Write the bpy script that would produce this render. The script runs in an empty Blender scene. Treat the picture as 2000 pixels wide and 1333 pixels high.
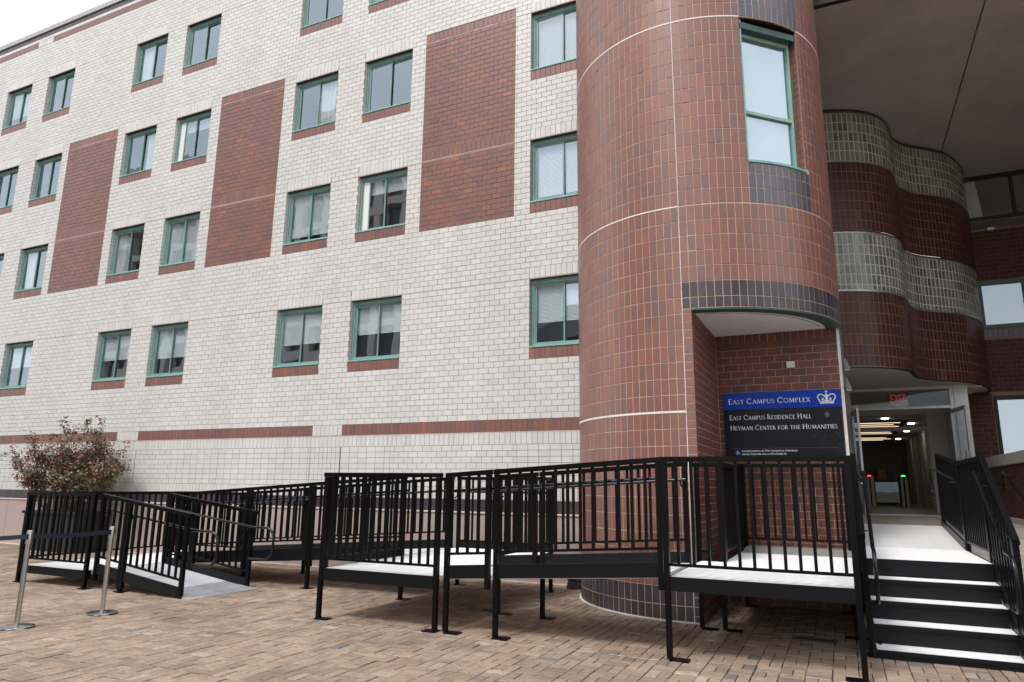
import bpy, math, random
import numpy as np
from mathutils import Vector, Matrix
rnd = random.Random(7); nrs = np.random.RandomState(7)
SC = bpy.context.scene; COL = SC.collection
R = math.radians
# ------------------------------------------------------------------ camera, sky, sun, exposure
CAM_H = 1.5456; CAM_F = 1356.76 / 2000.0
def cam_axes(p, r, y):
    F = np.array([-math.sin(y)*math.cos(p), math.cos(y)*math.cos(p), math.sin(p)])
    A = np.array([math.cos(y), math.sin(y), 0.0]); U = np.cross(A, F)
    return A*math.cos(r)+U*math.sin(r), -A*math.sin(r)+U*math.cos(r), F
CR, CU, CF = cam_axes(R(11.72825), R(.646655), R(25.16287))
CC = np.array([0, 0, CAM_H])
cd = bpy.data.cameras.new('camera'); cam = bpy.data.objects.new('camera', cd); COL.objects.link(cam)
cd.sensor_width = 36; cd.lens = 36*CAM_F; cd.clip_start = .05; cd.clip_end = 2000
cam.matrix_world = Matrix(((CR[0], CU[0], -CF[0], 0), (CR[1], CU[1], -CF[1], 0), (CR[2], CU[2], -CF[2], CAM_H), (0, 0, 0, 1)))
SC.camera = cam
SUN_EL, SUN_AZ = R(54), R(198)          # azimuth measured clockwise from +y
wd = bpy.data.worlds.new('World'); SC.world = wd; wd.use_nodes = True
nt = wd.node_tree; bg = nt.nodes['Background']; bg.inputs[1].default_value = .12
sky = nt.nodes.new('ShaderNodeTexSky'); sky.sky_type = 'NISHITA'; sky.sun_disc = False
sky.sun_elevation = SUN_EL; sky.sun_rotation = SUN_AZ; sky.air_density = 1; sky.dust_density = 2
tc = nt.nodes.new('ShaderNodeTexCoord'); mp = nt.nodes.new('ShaderNodeMapping'); mp.inputs['Scale'].default_value = (1, 1, 2.2)
nz = nt.nodes.new('ShaderNodeTexNoise'); nz.inputs['Scale'].default_value = 2.1; nz.inputs['Detail'].default_value = 6; nz.inputs['Roughness'].default_value = .55
rp = nt.nodes.new('ShaderNodeValToRGB'); rp.color_ramp.elements[0].position = .3; rp.color_ramp.elements[0].color = (.40, .40, .40, 1)
rp.color_ramp.elements[1].position = .6; rp.color_ramp.elements[1].color = (.97, .97, .97, 1)
mxs = nt.nodes.new('ShaderNodeMix'); mxs.data_type = 'RGBA'
nt.links.new(tc.outputs['Generated'], mp.inputs[0]); nt.links.new(mp.outputs[0], nz.inputs['Vector'])
nt.links.new(nz.outputs['Fac'], rp.inputs[0]); nt.links.new(rp.outputs[0], mxs.inputs[0])
nt.links.new(sky.outputs[0], mxs.inputs[6]); mxs.inputs[7].default_value = (8.6, 8.75, 9.0, 1)
nt.links.new(mxs.outputs[2], bg.inputs[0])
sl = bpy.data.lights.new('sun', 'SUN'); sl.energy = 1.5; sl.angle = R(14); sl.color = (1, .96, .9)
sun = bpy.data.objects.new('sun', sl); COL.objects.link(sun)
sd = Vector((math.sin(SUN_AZ)*math.cos(SUN_EL), math.cos(SUN_AZ)*math.cos(SUN_EL), math.sin(SUN_EL)))
sun.rotation_euler = sd.to_track_quat('Z', 'Y').to_euler(); sun.location = (0, -20, 40)
vs = SC.view_settings; vs.view_transform = 'Standard'; vs.look = 'None'; vs.gamma = 1; vs.use_curve_mapping = False
vs.exposure = 0.68
SC.render.engine = 'CYCLES'
try:
    SC.cycles.max_bounces = 8; SC.cycles.transparent_max_bounces = 16; SC.cycles.caustics_reflective = False; SC.cycles.caustics_refractive = False
except Exception: pass

# ------------------------------------------------------------------ materials
def new_mat(name):
    m = bpy.data.materials.new(name); m.use_nodes = True
    n = m.node_tree.nodes; return m, n, m.node_tree.links, n['Principled BSDF']
def plain(name, col, rough=.5, metal=0, noise=0, scale=8, bump=0, bscale=60, spec=.5):
    m, n, l, b = new_mat(name)
    b.inputs['Base Color'].default_value = (*col, 1); b.inputs['Roughness'].default_value = rough; b.inputs['Metallic'].default_value = metal
    b.inputs['Specular IOR Level'].default_value = spec
    t = n.new('ShaderNodeTexCoord')
    if noise:
        z = n.new('ShaderNodeTexNoise'); z.inputs['Scale'].default_value = scale; z.inputs['Detail'].default_value = 7; z.inputs['Roughness'].default_value = .65
        l.new(t.outputs['Object'], z.inputs['Vector'])
        r = n.new('ShaderNodeValToRGB'); r.color_ramp.elements[0].position = .32; r.color_ramp.elements[1].position = .68
        r.color_ramp.elements[0].color = (*[c*(1-noise) for c in col], 1); r.color_ramp.elements[1].color = (*[min(1, c*(1+noise)) for c in col], 1)
        l.new(z.outputs['Fac'], r.inputs[0]); l.new(r.outputs[0], b.inputs['Base Color'])
    if bump:
        z2 = n.new('ShaderNodeTexNoise'); z2.inputs['Scale'].default_value = bscale; z2.inputs['Detail'].default_value = 4
        l.new(t.outputs['Object'], z2.inputs['Vector'])
        bp = n.new('ShaderNodeBump'); bp.inputs['Strength'].default_value = bump; bp.inputs['Distance'].default_value = .01
        l.new(z2.outputs['Fac'], bp.inputs['Height']); l.new(bp.outputs[0], b.inputs['Normal'])
    return m
def piece_mat(name, stops, rough=.4, grain=.12, gscale=(30, 30, 30), bump=.1, wear=0, spec=.5, single=False, streak=0, mult=None):
    """masonry piece: colour picked per piece (island or object), grain inside the piece, weathering over the whole wall"""
    m, n, l, b = new_mat(name)
    b.inputs['Roughness'].default_value = rough; b.inputs['Specular IOR Level'].default_value = spec
    if single:
        oi = n.new('ShaderNodeObjectInfo'); rs = oi.outputs['Random']
    else:
        g = n.new('ShaderNodeNewGeometry'); rs = g.outputs['Random Per Island']
    r = n.new('ShaderNodeValToRGB'); cr = r.color_ramp; cr.interpolation = 'LINEAR'
    while len(cr.elements) < len(stops): cr.elements.new(.5)
    for e, (p, c) in zip(cr.elements, stops): e.position = p; e.color = (*c, 1)
    l.new(rs, r.inputs[0])
    geo = n.new('ShaderNodeNewGeometry')
    mp = n.new('ShaderNodeMapping'); mp.inputs['Scale'].default_value = gscale; l.new(geo.outputs['Position'], mp.inputs[0])
    z = n.new('ShaderNodeTexNoise'); z.inputs['Scale'].default_value = 1; z.inputs['Detail'].default_value = 6; z.inputs['Roughness'].default_value = .7
    l.new(mp.outputs[0], z.inputs['Vector'])
    mr = n.new('ShaderNodeMapRange'); mr.inputs[1].default_value = .3; mr.inputs[2].default_value = .7; mr.inputs[3].default_value = 1-grain; mr.inputs[4].default_value = 1+grain
    l.new(z.outputs['Fac'], mr.inputs[0])
    mu = n.new('ShaderNodeMix'); mu.data_type = 'RGBA'; mu.blend_type = 'MULTIPLY'; mu.inputs[0].default_value = 1
    l.new(r.outputs[0], mu.inputs[6]); l.new(mr.outputs[0], mu.inputs[7]); out = mu.outputs[2]
    if wear:
        mp2 = n.new('ShaderNodeMapping'); mp2.inputs['Scale'].default_value = (.9, .9, .22); l.new(geo.outputs['Position'], mp2.inputs[0])
        z2 = n.new('ShaderNodeTexNoise'); z2.inputs['Scale'].default_value = 1; z2.inputs['Detail'].default_value = 8; z2.inputs['Roughness'].default_value = .62; l.new(mp2.outputs[0], z2.inputs['Vector'])
        m2 = n.new('ShaderNodeMapRange'); m2.inputs[1].default_value = .38; m2.inputs[2].default_value = .66; m2.inputs[3].default_value = 1-wear; m2.inputs[4].default_value = 1+wear*.3
        l.new(z2.outputs['Fac'], m2.inputs[0])
        mu2 = n.new('ShaderNodeMix'); mu2.data_type = 'RGBA'; mu2.blend_type = 'MULTIPLY'; mu2.inputs[0].default_value = 1
        l.new(out, mu2.inputs[6]); l.new(m2.outputs[0], mu2.inputs[7]); out = mu2.outputs[2]
    if streak:   # dark burnt streaks in fired clay
        mp3 = n.new('ShaderNodeMapping'); mp3.inputs['Scale'].default_value = (5, 16, 6); l.new(geo.outputs['Position'], mp3.inputs[0])
        z3 = n.new('ShaderNodeTexNoise'); z3.inputs['Scale'].default_value = 1; z3.inputs['Detail'].default_value = 3; l.new(mp3.outputs[0], z3.inputs['Vector'])
        m3 = n.new('ShaderNodeMapRange'); m3.inputs[1].default_value = .58; m3.inputs[2].default_value = .72; m3.inputs[3].default_value = 0; m3.inputs[4].default_value = streak
        l.new(z3.outputs['Fac'], m3.inputs[0])
        mu3 = n.new('ShaderNodeMix'); mu3.data_type = 'RGBA'; l.new(m3.outputs[0], mu3.inputs[0]); l.new(out, mu3.inputs[6]); mu3.inputs[7].default_value = (.16, .135, .135, 1); out = mu3.outputs[2]
    l.new(out, b.inputs['Base Color'])
    if bump:
        bp = n.new('ShaderNodeBump'); bp.inputs['Strength'].default_value = bump; bp.inputs['Distance'].default_value = .004
        l.new(z.outputs['Fac'], bp.inputs['Height']); l.new(bp.outputs[0], b.inputs['Normal'])
    return m
def pm(name, stops, **k): return (piece_mat(name, stops, single=False, **k), piece_mat(name+'_single', stops, single=True, **k))
def glass_mat(name, tint=(1, 1, 1), boost=1.7, base=.05, rough=0.0, wav=.10):
    m, n, l, b = new_mat(name); n.remove(b); o = n['Material Output']
    tr = n.new('ShaderNodeBsdfTransparent'); tr.inputs[0].default_value = (*tint, 1)
    gl = n.new('ShaderNodeBsdfGlossy'); gl.inputs['Roughness'].default_value = rough; gl.inputs['Color'].default_value = (.78, .91, 1, 1)
    fr = n.new('ShaderNodeLayerWeight'); fr.inputs['Blend'].default_value = .5
    pw = n.new('ShaderNodeMath'); pw.operation = 'POWER'; pw.inputs[1].default_value = 4; l.new(fr.outputs['Facing'], pw.inputs[0])
    ma = n.new('ShaderNodeMath'); ma.operation = 'MULTIPLY_ADD'; ma.inputs[1].default_value = boost; ma.inputs[2].default_value = base; ma.use_clamp = True
    l.new(pw.outputs[0], ma.inputs[0]); mx = n.new('ShaderNodeMixShader'); l.new(ma.outputs[0], mx.inputs[0]); l.new(tr.outputs[0], mx.inputs[1]); l.new(gl.outputs[0], mx.inputs[2])
    # float-glass waviness
    z = n.new('ShaderNodeTexNoise'); z.inputs['Scale'].default_value = 1.6; z.inputs['Detail'].default_value = 1; t = n.new('ShaderNodeTexCoord'); l.new(t.outputs['Object'], z.inputs['Vector'])
    bp = n.new('ShaderNodeBump'); bp.inputs['Strength'].default_value = wav; bp.inputs['Distance'].default_value = .02; l.new(z.outputs['Fac'], bp.inputs['Height']); l.new(bp.outputs[0], gl.inputs['Normal'])
    l.new(mx.outputs[0], o.inputs[0]); return m
def emit(name, col, s):
    m, n, l, b = new_mat(name); b.inputs['Base Color'].default_value = (*col, 1); b.inputs['Emission Color'].default_value = (*col, 1); b.inputs['Emission Strength'].default_value = s; return m

M_white = pm('white_glazed_brick', [(0, (.60, .593, .563)), (.2, (.628, .622, .594)), (.7, (.652, .647, .622)), (1, (.675, .671, .65))], rough=.32, grain=.04, gscale=(14, 14, 20), bump=.06, wear=.055)
M_red = pm('red_facade_brick', [(0, (.180, .103, .099)), (.2, (.212, .106, .093)), (.6, (.232, .109, .092)), (.94, (.252, .113, .089)), (.985, (.30, .12, .082)), (1, (.33, .13, .08))], rough=.38, grain=.10, gscale=(26, 26, 26), wear=.08)
M_tile = pm('red_glazed_tile', [(0, (.175, .106, .106)), (.07, (.198, .102, .096)), (.25, (.220, .101, .086)), (.7, (.240, .104, .084)), (.95, (.262, .108, .082)), (.99, (.275, .112, .080)), (1, (.29, .118, .08))], rough=.36, grain=.10, gscale=(20, 20, 12), bump=.12, wear=.10, spec=.6)
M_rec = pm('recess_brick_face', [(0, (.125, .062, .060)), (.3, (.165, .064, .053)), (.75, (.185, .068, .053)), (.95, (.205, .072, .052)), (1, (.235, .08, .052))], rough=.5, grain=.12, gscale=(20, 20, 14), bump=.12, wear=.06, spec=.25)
M_dark = pm('dark_purple_tile', [(0, (.044, .037, .048)), (.5, (.058, .047, .062)), (1, (.074, .058, .075))], rough=.34, grain=.12, gscale=(22, 22, 22))
M_slate = pm('slate_tile', [(0, (.060, .060, .082)), (.5, (.078, .076, .10)), (1, (.088, .074, .095))], rough=.34, grain=.12, gscale=(22, 22, 22), spec=.8)
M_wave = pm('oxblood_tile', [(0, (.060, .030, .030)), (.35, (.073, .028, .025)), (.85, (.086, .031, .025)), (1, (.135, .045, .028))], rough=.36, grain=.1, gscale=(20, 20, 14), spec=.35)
M_wing = pm('dull_wing_brick', [(0, (.052, .027, .027)), (.5, (.066, .027, .024)), (1, (.088, .034, .026))], rough=.65, grain=.15, gscale=(20, 20, 20), spec=.2)
M_paver = pm('clay_paver', [(0, (.175, .172, .175)), (.02, (.23, .195, .165)), (.07, (.285, .208, .155)), (.3, (.325, .238, .178)), (.6, (.355, .265, .20)), (.88, (.385, .292, .222)), (.95, (.31, .222, .165)), (.985, (.42, .345, .275)), (1, (.45, .385, .32))], rough=.66, grain=.34, gscale=(14, 52, 30), bump=.4, wear=.28, spec=.35, streak=.5)
M_gblock = pm('glass_block', [(0, (.12, .145, .12)), (.5, (.20, .225, .185)), (1, (.30, .325, .27))], rough=.10, grain=.35, gscale=(40, 40, 22), bump=.9, spec=.8)
M_mortar_w = plain('brown_mortar', (.175, .125, .095), .9, noise=.5, scale=.9)
M_mortar_t = plain('tan_mortar', (.50, .37, .265), .9, noise=.18, scale=3)
M_mortar_d = plain('dark_red_mortar', (.24, .165, .12), .9, noise=.15, scale=3)
M_sealant = plain('white_sealant', (.72, .68, .64), .6, noise=.12, scale=12)
M_pinkjoint = plain('pink_joint', (.55, .42, .37), .8, noise=.15, scale=8)
M_granite = plain('pink_granite', (.44, .345, .32), .6, noise=.22, scale=120, bump=.1, bscale=160)
M_gledge = plain('granite_ledge', (.62, .55, .51), .6, noise=.12, scale=60)
M_green = plain('sea_green_frame', (.195, .34, .31), .38, noise=.16, scale=5)
M_palegreen = plain('pale_green_frame', (.27, .46, .40), .4, noise=.12, scale=5)
M_greensill = plain('sea_green_sill', (.19, .42, .385), .4, noise=.18, scale=6)
M_greendk = plain('dark_green_metal', (.035, .09, .075), .45, noise=.2, scale=6)
M_black = plain('black_powder_coat', (.0035, .0036, .0042), .36, noise=.12, scale=30, spec=.13)
M_blackfin = plain('black_fascia', (.006, .0065, .008), .36, noise=.15, scale=18, spec=.22)
M_deck = plain('white_aluminium_plank', (.86, .865, .87), .42, noise=.09, scale=3.5)
M_deck2 = plain('dull_aluminium_plank', (.62, .63, .66), .5, noise=.08, scale=9)
M_plate = plain('grey_aluminium_plank', (.50, .51, .53), .42, metal=.35, noise=.14, scale=7)
M_steel = plain('brushed_steel', (.50, .485, .46), .30, metal=1, noise=.08, scale=20)
M_dsteel = plain('bronze_steel', (.17, .15, .135), .4, metal=.8)
M_tube = plain('black_tube', (.006, .0065, .008), .22, spec=.5)
M_chrome = plain('worn_chrome', (.46, .46, .45), .22, metal=1, noise=.35, scale=11)
M_belt = plain('navy_belt', (.012, .016, .03), .8)
M_soffit = plain('grey_stucco', (.46, .45, .455), .9, noise=.16, scale=.8, bump=.15, bscale=30)
M_wsoffit = plain('white_stucco', (.86, .83, .80), .9, noise=.06, scale=3, bump=.1, bscale=40)
M_gsoffit = plain('pale_grey_panel', (.55, .55, .56), .8, noise=.04, scale=2)
M_alum = plain('white_aluminium', (.68, .69, .72), .4, noise=.03, scale=2)
M_alumdk = plain('silver_aluminium', (.42, .43, .45), .35, metal=.6)
M_conc = plain('concrete', (.40, .38, .35), .85, noise=.16, scale=9, bump=.2, bscale=50)
M_floor = plain('beige_terrazzo', (.36, .31, .27), .35, noise=.1, scale=60)
M_room = plain('room_wall', (.46, .46, .44), .9)
M_inner = plain('cream_wall', (.68, .665, .63), .8)
M_beige = plain('beige_pier', (.42, .34, .27), .7)
M_blind = plain('white_blind', (.88, .89, .88), .6)
M_curtain = plain('grey_curtain', (.66, .66, .63), .9)
M_black2 = plain('matt_black', (.012, .012, .012), .6)
M_lum = plain('parapet_metal', (.42, .41, .41), .5, noise=.1, scale=4)
M_glass = glass_mat('window_glass', (.90, .97, 1.0), .75, .25)
M_glass2 = glass_mat('tower_glass', (.80, .87, .93), .85, .36, wav=.03)
M_gclear = glass_mat('door_glass', (.80, .86, .85), .8, .035, wav=.02)
M_blue = plain('sign_blue', (.010, .052, .40), .45, spec=.12)
M_sblack = plain('sign_black', (.012, .013, .018), .3, noise=.25, scale=9, spec=.12)
M_print = plain('white_lettering', (.82, .84, .9), .5)
M_ground = plain('ground_paving', (.27, .2, .155), .9, noise=.3, scale=20, bump=.3)
M_joint = plain('paver_joint_sand', (.055, .047, .042), .95, noise=.3, scale=40)
M_lamp = emit('warm_lamp', (1, .76, .52), 1.0)
M_lampw = emit('white_lamp', (1, .93, .82), 8)
M_exit = emit('exit_red', (.62, .045, .04), .22)
M_red_led = emit('red_led', (1, .03, .03), 5); M_green_led = emit('green_led', (.03, 1, .15), 5)
M_bark = plain('brown_bark', (.075, .055, .045), .9, noise=.3, scale=40)
M_leaf = piece_mat('maroon_leaf', [(0, (.17, .055, .055)), (.4, (.23, .09, .075)), (.75, (.27, .13, .095)), (1, (.31, .20, .13))], rough=.5, grain=.2, bump=0)
M_leafg = piece_mat('olive_leaf', [(0, (.105, .115, .055)), (.5, (.155, .165, .075)), (.85, (.21, .215, .10)), (1, (.30, .28, .15))], rough=.5, grain=.2, bump=0)
M_stone = plain('grey_stone', (.33, .32, .31), .85, noise=.12, scale=2)
M_roofdk = plain('dark_roof', (.07, .07, .075), .8, noise=.2, scale=4)
M_drain = plain('drain_grating', (.03, .045, .045), .5)
M_cover = plain('cover_plate', (.30, .285, .265), .7, noise=.2, scale=14)
M_wbox = plain('white_plastic', (.78, .77, .74), .5)
M_fan = plain('grey_plastic', (.085, .09, .095), .5)
M_sofa = plain('slate_upholstery', (.07, .08, .085), .8)
M_tanb = plain('tan_leather', (.35, .2, .1), .6)

# ------------------------------------------------------------------ object helpers
ORG = {}
def link(o, parent=None, org=(0, 0, 0)):
    COL.objects.link(o); org = Vector(org); ORG[o.name] = org
    if parent is not None:
        o.parent = parent; o.location = org - ORG[parent.name]
    else: o.location = org
    return o
def thing(name, loc, label, cat, group=None):
    o = bpy.data.objects.new(name, None); o.empty_display_size = .2; link(o, None, loc)
    o['label'] = label; o['category'] = cat
    if group: o['group'] = group
    return o
def tag(o, label, cat, group=None):
    o['label'] = label; o['category'] = cat
    if group: o['group'] = group
    return o
class MB:
    def __init__(s): s.v = []; s.f = []; s.mi = []; s.m = 0
    def add(s, vs, fs):
        b = len(s.v); s.v.extend([tuple(p) for p in vs]); s.f.extend([tuple(i+b for i in f) for f in fs]); s.mi.extend([s.m]*len(fs)); return s
    def quad(s, *p): return s.add(p, [tuple(range(len(p)))])
    def hexa(s, p): return s.add(p, [(0, 3, 2, 1), (4, 5, 6, 7), (0, 1, 5, 4), (1, 2, 6, 5), (2, 3, 7, 6), (3, 0, 4, 7)])
    def box(s, x0, x1, y0, y1, z0, z1):
        return s.hexa([(x0, y0, z0), (x1, y0, z0), (x1, y1, z0), (x0, y1, z0), (x0, y0, z1), (x1, y0, z1), (x1, y1, z1), (x0, y1, z1)])
    def bar(s, a, b, w, h, up=(0, 0, 1)):
        """bar from a to b, width w across, height h along up, centred on the axis"""
        a = np.array(a, float); b = np.array(b, float); up = np.array(up, float); d = b-a; d /= np.linalg.norm(d)
        r = np.cross(d, up); r /= np.linalg.norm(r); r = r*w/2; u = up*h/2
        return s.hexa([a-r-u, a+r-u, b+r-u, b-r-u, a-r+u, a+r+u, b+r+u, b-r+u])
    def tube(s, pts, r, n=10, closed=False):
        P = [np.array(p, float) for p in pts]; rings = []; N = len(P); pr = None
        for i in range(N):
            a = P[i-1] if (i > 0 or closed) else P[i]; b = P[(i+1) % N] if (i < N-1 or closed) else P[i]
            d = b-a; d /= (np.linalg.norm(d)+1e-9)
            if pr is None:
                q = np.array([0, 0, 1.]) if abs(d[2]) < .9 else np.array([1., 0, 0]); e = np.cross(d, q)
            else: e = pr - d*np.dot(pr, d)
            e /= np.linalg.norm(e); pr = e; g = np.cross(d, e); rr = r[i] if hasattr(r, '__len__') else r
            rings.append([P[i]+rr*(math.cos(2*math.pi*k/n)*e+math.sin(2*math.pi*k/n)*g) for k in range(n)])
        vs = [p for q in rings for p in q]; fs = []
        for i in range(N if closed else N-1):
            j = (i+1) % N
            for k in range(n): fs.append((i*n+k, i*n+(k+1) % n, j*n+(k+1) % n, j*n+k))
        if not closed: fs.append(tuple(range(n-1, -1, -1))); fs.append(tuple((N-1)*n+k for k in range(n)))
        return s.add(vs, fs)
    def lathe(s, prof, n=28, c=(0, 0, 0)):
        vs = []; fs = []
        for (r, z) in prof:
            for k in range(n): vs.append((c[0]+r*math.cos(2*math.pi*k/n), c[1]+r*math.sin(2*math.pi*k/n), c[2]+z))
        for i in range(len(prof)-1):
            for k in range(n): fs.append((i*n+k, i*n+(k+1) % n, (i+1)*n+(k+1) % n, (i+1)*n+k))
        fs.append(tuple(range(n-1, -1, -1))); fs.append(tuple((len(prof)-1)*n+k for k in range(n)))
        return s.add(vs, fs)
    def prism(s, pts, z0, z1):
        n = len(pts); vs = [(x, y, z0) for x, y in pts]+[(x, y, z1) for x, y in pts]
        fs = [tuple(range(n-1, -1, -1)), tuple(range(n, 2*n))]+[(i, (i+1) % n, n+(i+1) % n, n+i) for i in range(n)]
        return s.add(vs, fs)
    def build(s, name, mat, parent=None, smooth=False, bevel=0, org=None):
        V = np.array(s.v, float)
        if org is None: org = ((V[:, 0].min()+V[:, 0].max())/2, (V[:, 1].min()+V[:, 1].max())/2, V[:, 2].min())
        me = bpy.data.meshes.new(name); me.from_pydata([tuple(p) for p in V-np.array(org)], [], s.f)
        for m in (mat if isinstance(mat, (list, tuple)) else [mat]): me.materials.append(m)
        if isinstance(mat, (list, tuple)): me.polygons.foreach_set('material_index', s.mi)
        if smooth: me.polygons.foreach_set('use_smooth', [True]*len(me.polygons))
        me.update(); o = bpy.data.objects.new(name, me); link(o, parent, org)
        if bevel:
            bv = o.modifiers.new('bevel', 'BEVEL'); bv.width = bevel; bv.segments = 2; bv.limit_method = 'ANGLE'
        if smooth:
            try: me.set_sharp_from_angle(angle=R(40))
            except Exception: pass
        return o
def struct(o): o['kind'] = 'structure'; return o

PIECE_MESH = {}
def piece_verts(w, h, d, e):
    # local: u=x, v=z(up), normal=-y (front at y=0), body behind at y=d
    a, b = w/2, h/2
    return np.array([(-a, d, -b), (a, d, -b), (a, d, b), (-a, d, b), (-a, e, -b), (a, e, -b), (a, e, b), (-a, e, b),
                     (-a+e, 0, -b+e), (a-e, 0, -b+e), (a-e, 0, b-e), (-a+e, 0, b-e)])
PF = [(8, 9, 10, 11), (4, 5, 9, 8), (5, 6, 10, 9), (6, 7, 11, 10), (7, 4, 8, 11), (0, 1, 5, 4), (1, 2, 6, 5), (2, 3, 7, 6), (3, 0, 4, 7)]
def in_view_score(P):
    d = np.array(P)-CC; z = d@CF
    if z < .3: return 0
    u = d@CR/z*CAM_F; v = d@CU/z*CAM_F
    if abs(u) > .505 or abs(v) > .338: return 0
    return 1/z**2
def pieces(parent, name, items, mats, limit=300, d=.02, e=.0025, ok=None, jit=.0008, rot=.0022):
    """items: (centre, u, v, n, w, h). The largest `limit` in the photo become objects, the rest one stuff part."""
    sc = []
    for it in items:
        c, u, v, n, w, h = it; s = in_view_score(c)
        if s:
            t = CC-np.array(c); t /= np.linalg.norm(t); s *= w*h*max(0, float(np.dot(t, n)))
            if ok and not ok(c): s = 0
        sc.append(s)
    order = np.argsort(-np.array(sc)); single = set(int(i) for i in order[:limit] if sc[i] > 0)
    AV = []; AF = []; base = 0
    for i, (c, u, v, n, w, h) in enumerate(items):
        c = np.array(c, float)+np.array(n)*nrs.normal(0, jit); u = np.array(u, float); v = np.array(v, float); n = np.array(n, float)
        t1, t2 = nrs.normal(0, rot, 2); n2 = n+u*t1+v*t2; n2 /= np.linalg.norm(n2); u2 = u-n2*np.dot(u, n2); u2 /= np.linalg.norm(u2); v2 = np.cross(-n2, u2)*-1
        if np.dot(v2, v) < 0: v2 = -v2
        if i in single:
            key = (round(w, 3), round(h, 3), d, mats[1].name)
            me = PIECE_MESH.get(key)
            if me is None:
                me = bpy.data.meshes.new(name); me.from_pydata([tuple(p) for p in piece_verts(w, h, d, e)], [], PF); me.materials.append(mats[1]); me.update(); PIECE_MESH[key] = me
            o = bpy.data.objects.new(name, me); COL.objects.link(o); o.parent = parent
            M = Matrix(((u2[0], -n2[0], v2[0], c[0]), (u2[1], -n2[1], v2[1], c[1]), (u2[2], -n2[2], v2[2], c[2]), (0, 0, 0, 1)))
            M.translation = Vector(c)-ORG[parent.name]; o.matrix_local = M
        else:
            pv = piece_verts(w, h, d, e); AV.append(c+pv[:, 0:1]*u2+pv[:, 1:2]*(-n2)+pv[:, 2:3]*v2)
            AF.extend([tuple(k+base for k in f) for f in PF]); base += 12
    if AV:
        V = np.concatenate(AV); org = np.array(ORG[parent.name])
        me = bpy.data.meshes.new(name+'_field'); me.from_pydata([tuple(p) for p in V-org], [], AF); me.materials.append(mats[0]); me.update()
        o = bpy.data.objects.new(name+'_field', me); link(o, parent, org); o['kind'] = 'stuff'
X3, Y3, Z3 = np.array([1., 0, 0]), np.array([0, 1., 0]), np.array([0, 0, 1.])
CO = .1034; BW = .2028; J = .0068     # course height, brick module, joint

def course_fill(segs, z0, h, y, off, out, mod=BW, joint=J, x_anchor=0.0, minw=.018, axis='x', n=(0, -1, 0), u=(1, 0, 0), fixed=0):
    """running bond fill of intervals (a,b) along one axis"""
    for a, b in segs:
        k = math.floor((a-x_anchor-off)/mod); x = x_anchor+off+k*mod
        while x < b-1e-6:
            l, r = max(x, a), min(x+mod, b); x += mod
            w = r-l-joint
            if w < minw: continue
            cx = (l+r)/2
            c = (cx, y, z0+h/2) if axis == 'x' else (fixed, cx, z0+h/2)
            out.append((c, u, Z3, np.array(n, float), w, h-joint))
def minus(segs, holes):
    for h0, h1 in holes:
        ns = []
        for a, b in segs:
            if h1 <= a or h0 >= b: ns.append((a, b)); continue
            if a < h0: ns.append((a, h0))
            if b > h1: ns.append((h1, b))
        segs = ns
    return segs

# ------------------------------------------------------------------ ground and paving
g = MB(); g.quad((-400, -400, -.03), (400, -400, -.03), (400, 400, -.03), (-400, 400, -.03)); struct(g.build('ground', M_ground, org=(0, 0, -.03)))
pb = MB(); pb.quad((-34, -4, -.012), (6, -4, -.012), (6, 12.6, -.012), (-34, 12.6, -.012))
paving = struct(pb.build('brick_paving', M_joint, org=(-14, 5, -.012)))
items = []
B = .2045
def add_paver(cx, cy, wx, wy): items.append(((cx, cy, nrs.normal(0, .0018)), X3, Y3, Z3, wx, wy))
yfar = 10.9
for i in range(int(-30/B), int(4.2/B)):
    for j in range(int(2.2/B), int(yfar/B)+1):
        x0, y0 = i*B, j*B; cxx, cyy = x0+B/2, y0+B/2
        d = np.array([cxx, cyy, 0])-CC; zz = d@CF
        if zz < 1 or abs(d@CR/zz*CAM_F) > .53 or (d@CU/zz*CAM_F) < -.36: continue
        jx, jy = nrs.normal(0, .0022, 2); gq = .0062+abs(nrs.normal(0, .0028))
        wj = .013 if (j == 28 and x0 < 0) else 0         # wide open joint line across the paving
        if (i+j+(1 if (i*7+j*3) % 11 == 0 else 0)) % 2:
            for k in (0, 1): add_paver(cxx+jx, y0+B*(.25+.5*k)+jy+(wj/2 if k == 0 else 0), B-gq, B/2-gq-(wj if k == 0 else 0))
        else:
            for k in (0, 1): add_paver(x0+B*(.25+.5*k)+jx, cyy+jy+wj/2, B/2-gq, B-gq-wj)
def paver_ok(c): return c[1] < 6.7
def pav_pieces():
    # normal = +z, u = x, v = y
    pieces(paving, 'paver', items, M_paver, 300, d=.02, e=.003, ok=paver_ok, jit=.001, rot=.006)
pav_pieces()
mk = MB()                                   # broken white sealant line left on the paving under the ramp edge
for a, b in ((-5.55, -5.3), (-5.28, -4.95), (-4.9, -4.82), (-4.72, -4.4), (-4.35, -4.15), (-3.95, -3.8), (-3.5, -3.1), (-3.0, -2.7), (-2.5, -2.2), (-2.1, -1.95), (-1.9, -1.6), (-.5, .05), (-13.2, -12.6), (-12.5, -11.7)):
    yy = 6.70 if a > -9 else 6.98
    n = 6; p = [(a+(b-a)*t/n, yy+rnd.uniform(-.012, .012)) for t in range(n+1)]
    for (xa, ya), (xb, yb) in zip(p, p[1:]):
        if rnd.random() < .8: mk.quad((xa, ya-.005, .006), (xb, yb-.005, .006), (xb, yb+.006, .006), (xa, ya+.006, .006))
o = mk.build('white_joint_line', M_sealant, paving); o['kind'] = 'stuff'

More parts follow.
